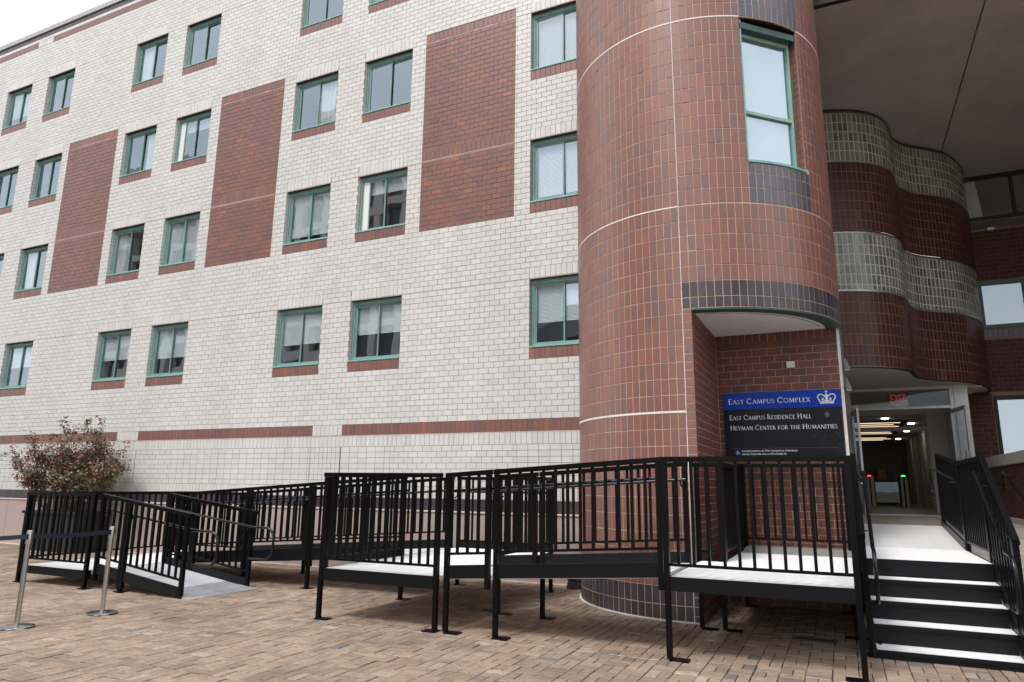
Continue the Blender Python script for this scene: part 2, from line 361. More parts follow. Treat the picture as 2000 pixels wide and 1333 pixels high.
# ------------------------------------------------------------------ residence building with the white facade
YF = 10.89; FX0, FX1 = -30.0, 0.1; ZT = 14.78
bld = thing('residence_building', (-14, YF+5, 0), 'white glazed brick dormitory block with green framed windows and red brick panels', 'building')
SILL = [3.695, 6.385, 9.062, 11.70]; WW = 1.214
WX = [-28.05, -26.05, -22.25, -20.265, -16.455, -14.53, -10.655, -8.705, -4.785]
HW = 14*CO; SO = 2*CO                      # opening incl. sill soldiers; sill height
panels = [(-18.775, -16.757), (-12.985, -10.995), (-7.155, -5.112), (-24.6, -22.8)]
PZ = (6.385, 10.70)
wins = [(x, s) for s in SILL for x in WX]
openings = [(x, x+WW, s+SO, s+HW) for x, s in wins]
# masonry
white, redb, darkb = [], [], []
def soldiers(x0, x1, z0, h, out, y=YF, mod=.1014):
    n = max(1, round((x1-x0)/mod)); w = (x1-x0)/n
    for k in range(n): out.append(((x0+w*(k+.5), y, z0+h/2), X3, Z3, -Y3, w-J*.9, h-J))
zrows = []                                 # (z0, zone)
z = 2.233-7*CO
zz = 1.504
row = 0
while zz < 2.228: zrows.append((zz, (2.233-1.504)/7, row)); zz += (2.233-1.504)/7; row += 1
b0 = 3.695-10*CO                           # band top
for k in range(10): zrows.append((b0+k*CO, CO, row)); row += 1
floors = SILL+[14.33]
for fi in range(4):
    n = 26; h = (floors[fi+1]-floors[fi]-.012)/n
    for k in range(n):
        zrows.append((floors[fi]+k*CO if k < 14 else floors[fi]+14*CO+.012+(k-14)*((floors[fi+1]-floors[fi]-.012-14*CO)/(n-14)), CO if k < 14 else (floors[fi+1]-floors[fi]-.012-14*CO)/(n-14), row)); row += 1
zrows.append((14.525, .10, row))
for z0, h, rw in zrows:
    zc = z0+h/2; holes = []
    for x, s in wins:
        if s < zc < s+16*CO+.014: holes.append((x, x+WW))
    inp = PZ[0] < zc < PZ[1]
    segs = minus([(FX0, FX1-.05)], holes+(panels if inp else []))
    off = (rw % 2)*BW/2
    if z0 < 2.2:                            # stack bonded stretches in the base zone
        stk = [(-15.28, -14.56, 1), (-13.4, -9.5, 0), (-9.475, -8.745, 1), (-8.74, -7.6, 0), (-5.0, FX1-.05, 0), (-21.1, -20.2, 1), (-20.2, -18.2, 0)]
        for a, b, sh_ in stk: course_fill([(a, b)], z0, h, YF, 0, white, mod=BW/2 if sh_ else BW, x_anchor=a)
        segs = minus(segs, [(a, b) for a, b, _ in stk])
    course_fill(segs, z0, h, YF, off, white)
    if inp and not (PZ[1]-SO < zc) and not any(abs(zc-(zj+CO)) < CO for zj in (7.86,)):
        course_fill(panels, z0, h, YF, off, redb)
for x, s in wins:
    soldiers(x, x+WW, s, SO-.012, redb); soldiers(x, x+WW, s+HW+.012, SO, white)
    for k in range(13):                    # jamb returns
        for xx, nn in ((x, X3), (x+WW, -X3)):
            white.append(((xx, YF+.055, s+SO+(k+.5)*CO*12/12.0 if k < 12 else s+HW-.001), Y3 if nn[0] > 0 else -Y3, Z3, nn, .10, CO-J)) if k < 12 else None
for a, b in panels:
    soldiers(a, b, PZ[1]-SO+.012, SO-.012, redb); soldiers(a, b, 7.862, SO-.004, redb)
# bands near the base and the top
BREAK = [(FX0, -21.1), (-20.2, -15.28), (-14.56, -9.475), (-8.745, FX1-.05)]
GAP = [(-21.1, -20.2), (-15.28, -14.56), (-9.475, -8.745)]
for a, b in BREAK: soldiers(a, b, b0-SO, SO, redb)
for a, b in GAP: soldiers(a, b, b0-SO, SO, white)
soldiers(FX0, FX1-.05, 2.233, SO, white); soldiers(FX0, FX1-.05, 1.297, SO, white); soldiers(FX0, FX1-.05, 1.095, .202, darkb)
TB = [(FX0, -21.05), (-20.35, -13.6), (-12.9, -6.5), (-5.8, FX1-.05)]; TG = [(-21.05, -20.35), (-13.6, -12.9), (-6.5, -5.8)]
for a, b in TB: soldiers(a, b, 14.335, .19, redb)
for a, b in TG: soldiers(a, b, 14.335, .19, white)
soldiers(FX0, FX1-.05, 14.63, .14, darkb)
def hid(c): return c[2] > 2.0 and c[0] < -3.6
pieces(bld, 'brick', white, M_white, 300, ok=hid, e=.0012)
pieces(bld, 'red_brick', redb, M_red, 300, ok=hid)
pieces(bld, 'dark_brick', darkb, M_dark, 300, ok=lambda c: c[2] > 5)
# mortar sheet with openings
core = MB()
xs = sorted(set([FX0, FX1]+[v for a in openings for v in a[:2]])); zs = sorted(set([0, ZT]+[v for a in openings for v in a[2:]]))
for xa, xb in zip(xs, xs[1:]):
    for za, zb in zip(zs, zs[1:]):
        mx, mz = (xa+xb)/2, (za+zb)/2
        if any(a < mx < b and c < mz < d for a, b, c, d in openings): continue
        core.quad((xa, YF+.0045, za), (xb, YF+.0045, za), (xb, YF+.0045, zb), (xa, YF+.0045, zb))
for a, b, c, d in openings:                # reveals
    core.quad((a-.003, YF+.0045, c), (a-.003, YF+.14, c), (a-.003, YF+.14, d), (a-.003, YF+.0045, d)); core.quad((b+.003, YF+.14, c), (b+.003, YF+.0045, c), (b+.003, YF+.0045, d), (b+.003, YF+.14, d))
core.build('mortar_bed', M_mortar_w, bld)
jn = MB()
for zj in (10.488, 7.85):
    for a, b in panels: jn.box(a, b, YF-.004, YF+.01, zj, zj+.014)
for s in SILL:
    jn.box(FX0, FX1-.05, YF+.0005, YF+.01, s+HW, s+HW+.010)
jn.build('expansion_joint', M_pinkjoint, bld)
jn = MB(); jn.box(FX0, FX1-.05, YF-.003, YF+.01, b0-SO-.022, b0-SO-.003); jn.build('shelf_joint', M_pinkjoint, bld)
mass = MB(); mass.box(FX0, FX1, YF+1.6, YF+14, 0, ZT-.05); mass.box(FX0-.4, FX0, YF, YF+14, 0, ZT-.05); mass.box(FX0, FX1, YF+.15, YF+1.6, ZT-.4, ZT-.05)
mass.build('building_mass', M_stone, bld)
cp = MB()
x = FX0
while x < FX1: cp.box(x+.004, min(x+1.5, FX1)-.004, YF-.035, YF+.4, ZT, ZT+.15); x += 1.5
cp.build('parapet_coping', M_lum, bld, bevel=.006)
x = FX0; k = 0
while x < FX1-.2:                          # granite base slabs
    w = 1.83; s = MB(); s.box(x+.004, min(x+w, FX1)-.004, YF-.03, YF+.004, -.02, 1.06); s.build('plinth_slab', M_granite, bld, bevel=.004); x += w
s = MB(); s.box(FX0, FX1, YF-.05, YF+.004, 1.062, 1.093); s.build('plinth_ledge', M_gledge, bld, bevel=.006)
s = MB(); s.box(FX0, -3.5, YF-.06, YF-.028, -.01, .012); s.build('base_sealant', M_sealant, bld)
# windows
BL = {(8, 0): ('blind', .62), (6, 0): ('blind', .58), (7, 0): ('blind', .52), (6, 1): ('blind', .86), (7, 1): ('open', .14), (8, 1): ('blind', .9), (8, 2): ('blind', .95), (6, 2): ('curtain', .5), (7, 2): ('none', 0),
      (5, 0): ('blind', .6), (4, 0): ('blind', .55), (5, 1): ('blind', .97), (4, 1): ('curtain', .35), (4, 2): ('curtain', .4), (5, 2): ('open', .16), (3, 0): ('blind', .5), (3, 1): ('curtain', .4)}
def window(i, r):
    x0, s = WX[i], SILL[r]; x1 = x0+WW; zb = s+SO; zt = s+HW; yf = YF+.085
    kind, amt = BL.get((i, r), rnd.choice([('curtain', .4), ('none', 0), ('blind', .4), ('curtain', .6), ('blind', .7)]))
    f = MB()
    f.box(x0+.002, x0+.046, yf, yf+.07, zb, zt); f.box(x1-.046, x1-.002, yf, yf+.07, zb, zt)
    f.box(x0+.046, x1-.046, yf+.002, yf+.07, zt-.080, zt); f.box(x0+.046, x1-.046, yf+.002, yf+.07, zb, zb+.075)
    f.box(x0+.046, x0+.068, yf+.018, yf+.07, zb+.075, zt-.080); f.box(x1-.068, x1-.046, yf+.018, yf+.07, zb+.075, zt-.080)
    f.box(x0+.068, x1-.068, yf+.018, yf+.07, zt-.10, zt-.080)
    w = f.build('window', M_green, bld, bevel=.004)
    q = MB(); q.box(x0+.001, x1-.001, YF-.012, yf+.001, zb-.006, zb+.022); q.build('sill', M_greensill, w, bevel=.004)
    q = MB(); q.quad((x0, YF+.004, zt+.002), (x1, YF+.004, zt+.002), (x1, YF+.14, zt+.002), (x0, YF+.14, zt+.002)); q.build('lintel_soffit', M_roofdk, w)
    xm = x0+.068+(x1-x0-.136)*.5
    for (a, b, yo, nm) in ((x0+.068, xm+.02, .03, 0), (xm-.02, x1-.068, .055, 1)):
        if kind == 'open' and ((nm == 0 and r != 2) or (nm == 0)): a += amt
        sa = MB(); sw = .026
        sa.box(a, a+sw, yf+yo, yf+yo+.022, zb+.075, zt-.10); sa.box(b-sw, b, yf+yo, yf+yo+.022, zb+.075, zt-.10)
        sa.box(a+sw, b-sw, yf+yo, yf+yo+.022, zb+.075, zb+.102); sa.box(a+sw, b-sw, yf+yo, yf+yo+.022, zt-.126, zt-.10)
        sa.build('sash', M_green, w)
        tl = rnd.gauss(0, .0035); tz = rnd.gauss(0, .003)
        p = MB(); yp = yf+yo+.011; p.quad((a+sw, yp-tl-tz, zb+.102), (b-sw, yp+tl-tz, zb+.102), (b-sw, yp+tl+tz, zt-.126), (a+sw, yp-tl+tz, zt-.126)); p.build('pane', M_glass, w)
    if kind == 'open':
        p = MB(); p.box(x0+.068, x0+.068+amt, yf+.036, yf+.046, zb+.075, zt-.10); p.build('filler_panel', M_wbox, w)
    if kind in ('blind', 'open'):
        b = MB(); drop = (zt-zb-.2)*(amt if kind == 'blind' else .25); z = zt-.13
        b.box(x0+.08, x1-.08, yf+.084, yf+.11, zt-.14, zt-.10)
        while z > zt-.13-drop:
            b.quad((x0+.068, yf+.088, z-.021), (x1-.068, yf+.088, z-.021), (x1-.068, yf+.098, z), (x0+.068, yf+.098, z)); z -= .024
        b.build('blind', M_blind, w)
    if kind == 'curtain':
        b = MB(); n = 18; wd_ = (x1-x0)*amt; side = rnd.choice((0, 1)); xa = x0+.03 if side == 0 else x1-.03-wd_
        for k in range(n):
            ua, ub = xa+wd_*k/n, xa+wd_*(k+1)/n; ya, yb = yf+.115+.02*math.sin(k*1.9), yf+.115+.02*math.sin((k+1)*1.9)
            b.quad((ua, ya, zb), (ub, yb, zb), (ub, yb, zt), (ua, ya, zt))
        b.build('curtain', M_curtain, w)
    rm = MB(); ya, yb = yf+.075, YF+1.55; xa, xb = x0-.25, x1+.25; za, zb2 = zb-.4, zt+.15
    rm.quad((xa, yb, za), (xb, yb, za), (xb, yb, zb2), (xa, yb, zb2)); rm.quad((xa, ya, za), (xa, yb, za), (xa, yb, zb2), (xa, ya, zb2)); rm.quad((xb, yb, za), (xb, ya, za), (xb, ya, zb2), (xb, yb, zb2))
    rm.quad((xa, ya, zb2), (xa, yb, zb2), (xb, yb, zb2), (xb, ya, zb2)); rm.quad((xa, ya, za), (xb, ya, za), (xb, yb, za), (xa, yb, za))
    rm.build('room_shell', M_room, w)
for r in range(4):
    for i in range(2, 9): window(i, r)

# ------------------------------------------------------------------ round tiled tower
TC = np.array([-1.736, 10.518]); TR = 1.882
tower = thing('round_tower', (TC[0], TC[1], 0), 'round stair tower clad in red glazed tiles beside the entrance', 'tower')
def tp(az, r=TR): a = R(az); return np.array([TC[0]+r*math.sin(a), TC[1]-r*math.cos(a)])
def taz(az): a = R(az); return np.array([math.cos(a), math.sin(a), 0]), np.array([math.sin(a), -math.cos(a), 0])
AS = math.degrees(.1016/TR); TRH = .2066; ZJ = [2.455, 5.132, 7.845]; ZS = 3.752; AZJ = 1.7; AZQ = 5.2
trow = []
z = 2.455
zr = [2.455-TRH*k for k in range(1, 14)]
for zq in zr: trow.append((zq, TRH))
for a, b in ((2.463, 5.132), (5.142, 7.845), (7.857, 10.6)):
    n = 13; h = (b-a)/n
    for k in range(n): trow.append((a+k*h, h))
red_t, dark_t, slate_t = [], [], []
WA0, WA1 = 29.7, 58.6                      # tower window
for z0, h in trow:
    if z0+h < .01: continue
    z1 = z0+h; za = max(z0, .0)
    k0 = math.floor((-100-AZJ)/AS)
    az = AZJ+k0*AS
    while az < 102:
        a0, a1 = az, az+AS; az += AS
        if a0 >= AZJ-1e-6 and z1 < ZS+.04: continue
        zl = za
        if a0 >= AZJ-1e-6 and zl < ZS: zl = ZS+.004
        if z1-zl < .02: continue
        ac = (a0+a1)/2
        if a1 > WA0+.05 and a0 < WA1-.05 and z1 > 5.70 and z0 < 7.80:
            if zl < 5.70 and 5.70-zl > .04: z1c = 5.70
            else:
                for c0, c1 in ((a0, WA0), (WA1, a1)):     # cut pieces beside the opening, half height
                    if c1-c0 > .35 and c0 >= a0-1e-6 and c1 <= a1+1e-6:
                        pc = tp((c0+c1)/2); uc, nc = taz((c0+c1)/2)
                        for q in (0, 1): red_t.append(((pc[0], pc[1], zl+(z1-zl)*(.25+.5*q)), uc, Z3, nc, R(c1-c0)*TR-.0095, (z1-zl)/2-.0095))
                continue
        else: z1c = z1
        p = tp(ac); u, n = taz(ac)
        isd = (z1 < .44) or (a0 >= AZJ-1e-6 and z1 < 4.17); iss = WA0-.9 < ac < WA1+.9 and (5.1 < z0 < 5.8 or z0 > 7.8)
        (slate_t if iss else dark_t if isd else red_t).append(((p[0], p[1], (zl+z1c)/2), u, Z3, n, .1016-.0092, z1c-zl-.0092))
qh = TRH/2                                  # quoin column at the recess edge
zq = 2.455-TRH*12
while zq < ZS-.02:
    p = tp((AZJ+AZQ)/2+.05); u, n = taz((AZJ+AZQ)/2); zt = min(zq+qh, ZS)
    if zt > .02: (dark_t if zt < .44 else red_t).append(((p[0], p[1], (max(zq, 0)+zt)/2), u, Z3, n, .107, zt-max(zq, 0)-.0085))
    zq += qh
tw_ok = lambda c: c[2] > 1.9
pieces(tower, 'tile', red_t, M_tile, 300, ok=tw_ok, rot=.004)
pieces(tower, 'slate_tile', slate_t, M_slate, 300, rot=.004)
pieces(tower, 'dark_tile', dark_t, M_dark, 300, ok=lambda c: True, rot=.004)
mb = MB()
def cyl_sheet(m, a0, a1, z0, z1, r, n=None):
    n = n or max(2, int((a1-a0)/3))
    for k in range(n):
        pa, pb = tp(a0+(a1-a0)*k/n, r), tp(a0+(a1-a0)*(k+1)/n, r)
        m.quad((*pa, z0), (*pb, z0), (*pb, z1), (*pa, z1))
rm_ = TR-.0032
cyl_sheet(mb, -100, AZQ-.1, -.02, ZS, rm_); cyl_sheet(mb, -100, WA0-.3, ZS, 10.6, rm_); cyl_sheet(mb, WA1+.3, 102, ZS, 10.6, rm_); cyl_sheet(mb, WA0-.3, WA1+.3, ZS, 5.70, rm_); cyl_sheet(mb, WA0-.3, WA1+.3, 7.85, 10.6, rm_)
mb.build('mortar_bed', M_mortar_t, tower)
sj = MB()
def ring_bar(m, a0, a1, z0, z1, r0, r1, n=40):
    for k in range(n):
        A, B_ = a0+(a1-a0)*k/n, a0+(a1-a0)*(k+1)/n
        p = [tp(A, r0), tp(B_, r0), tp(B_, r1), tp(A, r1)]
        m.hexa([(*p[0], z0), (*p[1], z0), (*p[2], z0), (*p[3], z0), (*p[0], z1), (*p[1], z1), (*p[2], z1), (*p[3], z1)])
ring_bar(sj, -100, AZJ-.2, 2.443, 2.470, rm_-.01, TR+.004); ring_bar(sj, -100, AZJ-.2, 5.128, 5.146, rm_-.01, TR+.003); ring_bar(sj, -100, WA0-.4, 7.842, 7.862, rm_-.01, TR+.003); ring_bar(sj, WA1+.6, 102, 7.842, 7.862, rm_-.01, TR+.003, 16)
ring_bar(sj, AZJ-.13, AZJ+.13, 0, 10.6, rm_-.01, TR+.003, 1)
sj.build('sealant_joint', M_sealant, tower)
sj = MB(); ring_bar(sj, -85, AZQ, -.005, .014, TR-.01, TR+.022); sj.build('base_sealant', M_sealant, tower)
# overhang soffit: green rim, white plaster
s = MB()
def arc_pts(r, a0, a1, n=30): return [tuple(tp(a0+(a1-a0)*k/n, r)) for k in range(n+1)]
ring_bar(s, AZQ-2, 88, ZS-.02, ZS+.012, TR-.19, TR-.008, 34); s.build('soffit_rim', M_greendk, tower)
ap = [p for p in arc_pts(TR-.20, 6, 84)]
xw0 = -1.566
s = MB(); pts = [(xw0, 8.83)]+ap+[(tp(84, TR-.2)[0], 10.44), (xw0, 10.44)]
s.prism(pts, ZS-.012, ZS+.03); s.build('soffit_panel', M_wsoffit, tower)
s = MB(); s.prism([(p[0], p[1]) for p in arc_pts(TR-.26, 10, 80)]+[(tp(80, TR-.27)[0]-.0, tp(80, TR-.27)[1])]+list(reversed([(p[0], p[1]) for p in arc_pts(TR-.27, 10, 80)])), ZS-.016, ZS-.011); s.build('soffit_seam', M_roofdk, tower)
# recess walls (brick) and its mortar
ly, by = [], []
YB = 10.45; XR = .10
k = 0; z = .0
while z < ZS-.02:
    h = min(CO, ZS-z)
    course_fill([(8.648, YB)], z, h, 0, (k % 2)*BW/2, ly, axis='y', n=(1, 0, 0), u=(0, 1, 0), fixed=xw0, x_anchor=8.648)
    if z < 3.53: course_fill([(xw0+.005, XR)], z, h, YB, (k % 2)*BW/2, by, x_anchor=xw0)
    z += CO; k += 1
soldiers(xw0+.005, XR, 34*CO+.004, ZS-34*CO-.01, by, y=YB)
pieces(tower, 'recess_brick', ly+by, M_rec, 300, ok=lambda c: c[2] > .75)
s = MB(); s.quad((xw0-.0035, 8.66, 0), (xw0-.0035, YB, 0), (xw0-.0035, YB, ZS), (xw0-.0035, 8.66, ZS)); s.quad((xw0, YB+.0035, 0), (XR, YB+.0035, 0), (XR, YB+.0035, ZS), (xw0, YB+.0035, ZS))
s.build('recess_mortar', M_mortar_t, tower)
s = MB(); s.box(XR-.03, XR+.008, YB-.012, YB+.02, 0, ZS-.02); s.build('corner_bead', M_sealant, tower)
s = MB(); s.box(XR+.01, tp(86)[0]-.005, YB+.02, YB+.10, 2.9, ZS+.02); s.build('corner_flashing', M_greendk, tower)
s = MB(); s.box(-3.5, XR, YB+.03, 17.9, ZS+.0, 10.6); s.box(-1.5, XR, YB+.03, 17.9, 0, ZS); s.build('tower_core', M_mortar_d, tower)
# tower window (flat, on the chord, set back)
A_, B2 = tp(WA0+.2), tp(WA1-.2); ch = B2-A_; L_ = np.linalg.norm(ch); ch /= L_; nin = np.array([-ch[1], ch[0]])   # inward
if np.dot(nin, TC-A_) < 0: nin = -nin
def wp(t, dpt, z): q = A_+ch*t+nin*dpt; return (q[0], q[1], z)
def wbox(m, t0, t1, d0, d1, z0, z1): m.hexa([wp(t0, d0, z0), wp(t1, d0, z0), wp(t1, d1, z0), wp(t0, d1, z0), wp(t0, d0, z1), wp(t1, d0, z1), wp(t1, d1, z1), wp(t0, d1, z1)])
f = MB(); ZB, ZTW = 5.735, 7.84; dd = .11; WR = L_-.075; HT = ZTW-.205
wbox(f, 0, .030, dd-.09, dd+.05, ZB, ZTW); wbox(f, WR, WR+.03, dd-.01, dd+.05, ZB, ZTW); wbox(f, WR+.03, L_-.012, dd+.02, dd+.08, ZB, ZTW)
wbox(f, .030, WR, dd-.0, dd+.05, HT, ZTW-.15); wbox(f, .030, WR, dd, dd+.05, ZB, ZB+.04); wbox(f, .030, WR, dd-.005, dd+.05, 6.475, 6.525)
tw = f.build('window', M_palegreen, tower, bevel=.004)
f = MB(); wbox(f, 0, L_-.02, dd-.1, dd+.04, ZTW-.15, ZTW-.06); f.build('head_flashing', M_greendk, tw)
f = MB(); q = [wp(0, 0, 0)[:2]]+[tuple(tp(WA0+.2+(WA1-WA0-.4)*k/10, TR+.012)) for k in range(11)]+[wp(L_, dd, 0)[:2], wp(0, dd, 0)[:2]]
f.prism(q, 5.705, 5.737); f.build('sill', M_greensill, tw)
for z0, z1 in ((ZB+.04, 6.475), (6.525, HT)):
    f = MB(); f.quad(wp(.030, dd+.03, z0), wp(WR, dd+.03, z0), wp(WR, dd+.03, z1), wp(.030, dd+.03, z1)); f.build('pane', M_glass2, tw)
f = MB(); f.quad(wp(.03, .17, ZB), wp(L_-.08, .17, ZB), wp(L_-.08, .17, ZTW), wp(.03, .17, ZTW)); f.build('shade', M_blind, tw)
f = MB(); f.quad(wp(0, .01, ZTW-.02), wp(L_, .01, ZTW-.02), wp(L_+.1, .5, ZTW-.02), wp(-.1, .5, ZTW-.02)); f.build('head_soffit', M_black2, tw)
f = MB(); f.prism([tuple(tp(WA0+(WA1-WA0)*k/10, TR-.012)) for k in range(11)]+[wp(L_+.02, .25, 0)[:2], wp(-.02, .25, 0)[:2]], 7.832, 7.845); f.build('head_cavity', M_black2, tw)
f = MB(); wbox(f, 0, L_-.01, .13, .2, ZTW-.2, 7.831); f.build('head_filler', M_black2, tw)
rev = []                                    # brick reveal on the right
z = 5.735; rn = np.array([-ch[0], -ch[1], 0]); ru = np.array([nin[0], nin[1], 0])
for k in range(20):
    if z > 7.78: break
    c = np.array(wp(L_-.0, dd/2+.012, z+qh/2)); rev.append((c, ru, Z3, rn, dd-.0, qh-.008)); z += qh
pieces(tower, 'reveal_brick', rev, M_tile, 60)
f = MB(); f.quad(wp(L_+.006, .006, 5.72), wp(L_+.006, .2, 5.72), wp(L_+.006, .2, 7.84), wp(L_+.006, .006, 7.84)); f.build('reveal_mortar', M_mortar_t, tower)

# sign board on the recess wall
sign = thing('sign_board', (-.71, YB, 1.2), 'blue and black campus sign with white lettering and crown on the recess wall', 'sign')
SX0, SX1, SY = -1.488, .058, YB-.035
s = MB(); s.box(SX0, SX1, SY, YB-.002, 1.955, 2.641); s.build('black_panel', M_sblack, sign, bevel=.003)
s = MB(); s.box(SX0, SX1, SY-.001, YB-.002, 2.643, 2.886); s.build('blue_panel', M_blue, sign, bevel=.003)
GL = {}
def ell(cx, cy, rx, ry, a0, a1, n=14): return [(cx+rx*math.cos(R(a0+(a1-a0)*k/n)), cy+ry*math.sin(R(a0+(a1-a0)*k/n))) for k in range(n+1)]
T_, t_ = .15, .075
def sf(x, y, w=.22): return ([(x-w/2, y), (x+w/2, y)], .05)
GL['A'] = (.80, [([(.08, .02), (.40, 1)], t_), ([(.38, 1), (.72, .02)], T_), ([(.2, .36), (.58, .36)], t_), sf(.08, .025), sf(.72, .025)])
GL['C'] = (.82, [(ell(.45, .5, .38, .46, 48, 312, 20), .115), ([(.71, .85), (.73, .66)], .05)])
GL['D'] = (.84, [([(.13, 0), (.13, 1)], T_), (ell(.2, .5, .52, .46, 90, -90, 16), .11), sf(.1, .025), sf(.1, .975)])
GL['E'] = (.58, [([(.13, 0), (.13, 1)], T_), ([(.06, .965), (.5, .965)], t_), ([(.13, .52), (.43, .52)], t_), ([(.06, .035), (.53, .035)], t_), ([(.49, .98), (.49, .82)], .05), ([(.52, .02), (.54, .2)], .05)])
GL['F'] = (.54, [([(.13, 0), (.13, 1)], T_), ([(.06, .965), (.5, .965)], t_), ([(.13, .5), (.42, .5)], t_), ([(.49, .98), (.49, .82)], .05), sf(.13, .025)])
GL['H'] = (.88, [([(.14, 0), (.14, 1)], T_), ([(.72, 0), (.72, 1)], T_), ([(.14, .52), (.72, .52)], t_)]+[sf(a, b) for a in (.14, .72) for b in (.025, .975)])
GL['I'] = (.30, [([(.14, 0), (.14, 1)], T_), sf(.14, .025), sf(.14, .975)])
GL['L'] = (.56, [([(.13, 0), (.13, 1)], T_), ([(.06, .035), (.5, .035)], t_), ([(.5, .02), (.52, .2)], .05), sf(.13, .975)])
GL['M'] = (1.02, [([(.12, 0), (.18, 1)], t_), ([(.18, 1), (.5, .04)], T_), ([(.5, .04), (.80, 1)], t_), ([(.80, 1), (.88, 0)], T_), sf(.12, .025), sf(.88, .025)])
GL['N'] = (.88, [([(.14, 0), (.14, 1)], t_), ([(.14, 1), (.74, 0)], T_), ([(.74, 0), (.74, 1)], t_), sf(.14, .025), sf(.74, .975), sf(.12, .975)])
GL['O'] = (.94, [(ell(.46, .5, .38, .46, 0, 360, 26), .11)])
GL['P'] = (.62, [([(.13, 0), (.13, 1)], T_), (ell(.18, .73, .33, .235, 90, -90, 12), .10), sf(.13, .025), sf(.1, .975)])
GL['R'] = (.70, [([(.13, 0), (.13, 1)], T_), (ell(.18, .74, .31, .225, 90, -90, 12), .10), ([(.3, .5), (.66, .02)], .13), sf(.13, .025), sf(.1, .975)])
GL['S'] = (.54, [(ell(.27, .735, .17, .22, 40, 265, 12)+ell(.25, .27, .19, .23, 80, -150, 14), .11)])
GL['T'] = (.70, [([(.34, 0), (.34, 1)], T_), ([(.03, .965), (.65, .965)], t_), ([(.04, .98), (.03, .82)], .05), ([(.64, .98), (.65, .82)], .05), sf(.34, .025)])
GL['U'] = (.86, [([(.14, 1), (.14, .36)], T_), (ell(.42, .36, .28, .33, 180, 360, 14), .1), ([(.70, .36), (.70, 1)], t_), sf(.14, .975), sf(.70, .975)])
GL['X'] = (.76, [([(.08, 1), (.66, 0)], T_), ([(.64, 1), (.08, 0)], t_)]+[sf(a, b) for a in (.1, .64) for b in (.025, .975)])
GL['Y'] = (.72, [([(.06, 1), (.36, .45)], T_), ([(.64, 1), (.36, .45)], t_), ([(.36, .48), (.36, 0)], T_), sf(.36, .025), sf(.07, .975), sf(.64, .975)])
def ribbon(m, pts, w, fx, y, mnx=None):
    P = [np.array(p, float) for p in pts]
    for i in range(len(P)-1):
        a, b = P[i], P[i+1]; d = b-a; L = np.linalg.norm(d)
        if L < 1e-6: continue
        d /= L; q = np.array([-d[1], d[0]])*w/2; e = d*min(.012, w*.15) if 0 < i < len(P)-1 else d*0
        m.quad(fx(a-q-e, y), fx(b-q+e, y), fx(b+q+e, y), fx(a+q-e, y))
def lettering(text, x0, x1, z, cap, y, name, parent, mat=None):
    m = MB(); cur = 0; tot = 0; seq = []
    for word in text.split(' '):
        for i, ch in enumerate(word):
            k = 1.0 if (ch.isupper()) else .80
            wd_, st = GL[ch.upper()]; seq.append((tot, k, st)); tot += wd_*k+.055
        tot += .34
    tot -= .34; sx = (x1-x0)/(tot*cap)
    for (off, k, st) in seq:
        for pts, w in st:
            ribbon(m, pts, w, lambda p, yy, off=off, k=k: (x0+(off+p[0]*k)*cap*sx, yy, z+p[1]*k*cap), y)
    return m.build(name, mat or M_print, parent)
lettering('East Campus Complex', -1.418, -.318, 2.722, .078, SY-.003, 'title_lettering', sign)
lettering('East Campus Residence Hall', -1.412, -.322, 2.495, .070, SY-.002, 'lettering', sign)
lettering('Heyman Center for the Humanities', -1.408, -.005, 2.349, .070, SY-.002, 'lettering', sign)
cw = MB(); cx, cz = -.118, 2.690; yy = SY-.003       # crown emblem
def fx(p, y): return (cx+p[0], y, cz+p[1])
cw.quad(*[fx(p, yy) for p in ((-.088, 0), (.088, 0), (.088, .016), (-.088, .016))]); cw.quad(*[fx(p, yy) for p in ((-.09, .022), (.09, .022), (.094, .034), (-.094, .034))])
for sg in (-1, 1):
    ribbon(cw, [(sg*.084, .03), (sg*.104, .068), (sg*.112, .098), (sg*.098, .122), (sg*.070, .130), (sg*.040, .118), (sg*.015, .090)], .014, fx, yy)
    ribbon(cw, [(sg*.048, .036), (sg*.048, .08)], .012, fx, yy); ribbon(cw, [(sg*.028, .06), (sg*.068, .06)], .012, fx, yy)
    ribbon(cw, [(sg*.016, .034), (sg*.030, .042)], .012, fx, yy)
cw.quad(*[fx(p, yy) for p in ((-.012, .034), (.012, .034), (.017, .125), (0, .14), (-.017, .125))]); ribbon(cw, [(0, .125), (0, .180)], .012, fx, yy); ribbon(cw, [(-.018, .160), (.018, .160)], .013, fx, yy)
cw.build('crown_emblem', M_print, sign)
def text_obj(body, size, loc, rotx, mat, name, parent, width=None, bold=0):
    cu = bpy.data.curves.new('tmp', 'FONT'); cu.body = body; cu.size = size; cu.offset = bold; to = bpy.data.objects.new('tmp', cu); COL.objects.link(to)
    dg = bpy.context.evaluated_depsgraph_get(); me = bpy.data.meshes.new_from_object(to.evaluated_get(dg)); COL.objects.unlink(to); bpy.data.objects.remove(to)
    V = [v.co.copy() for v in me.vertices]; mxx = max(v.x for v in V); k = (width/mxx) if width else 1
    m = MB(); m.add([(loc[0]+v.x*k, loc[1], loc[2]+v.y) for v in V], [tuple(p.vertices) for p in me.polygons]); bpy.data.meshes.remove(me)
    return m.build(name, mat, parent)
text_obj('Accessible entrance via Wien Courtyard on 116th Street', .036, (-1.27, SY-.002, 2.046), 0, M_print, 'small_lettering', sign, .735, .0006)
text_obj('between Amsterdam Ave. and Morningside Dr.', .036, (-1.27, SY-.002, 2.002), 0, M_print, 'small_lettering', sign, .60, .0006)
ac = MB(); ac.add([(-1.322+.037*math.cos(k*math.pi/12), SY-.002, 2.032+.037*math.sin(k*math.pi/12)) for k in range(24)], [tuple(range(24))]); ac.build('access_symbol_disc', M_blue, sign)
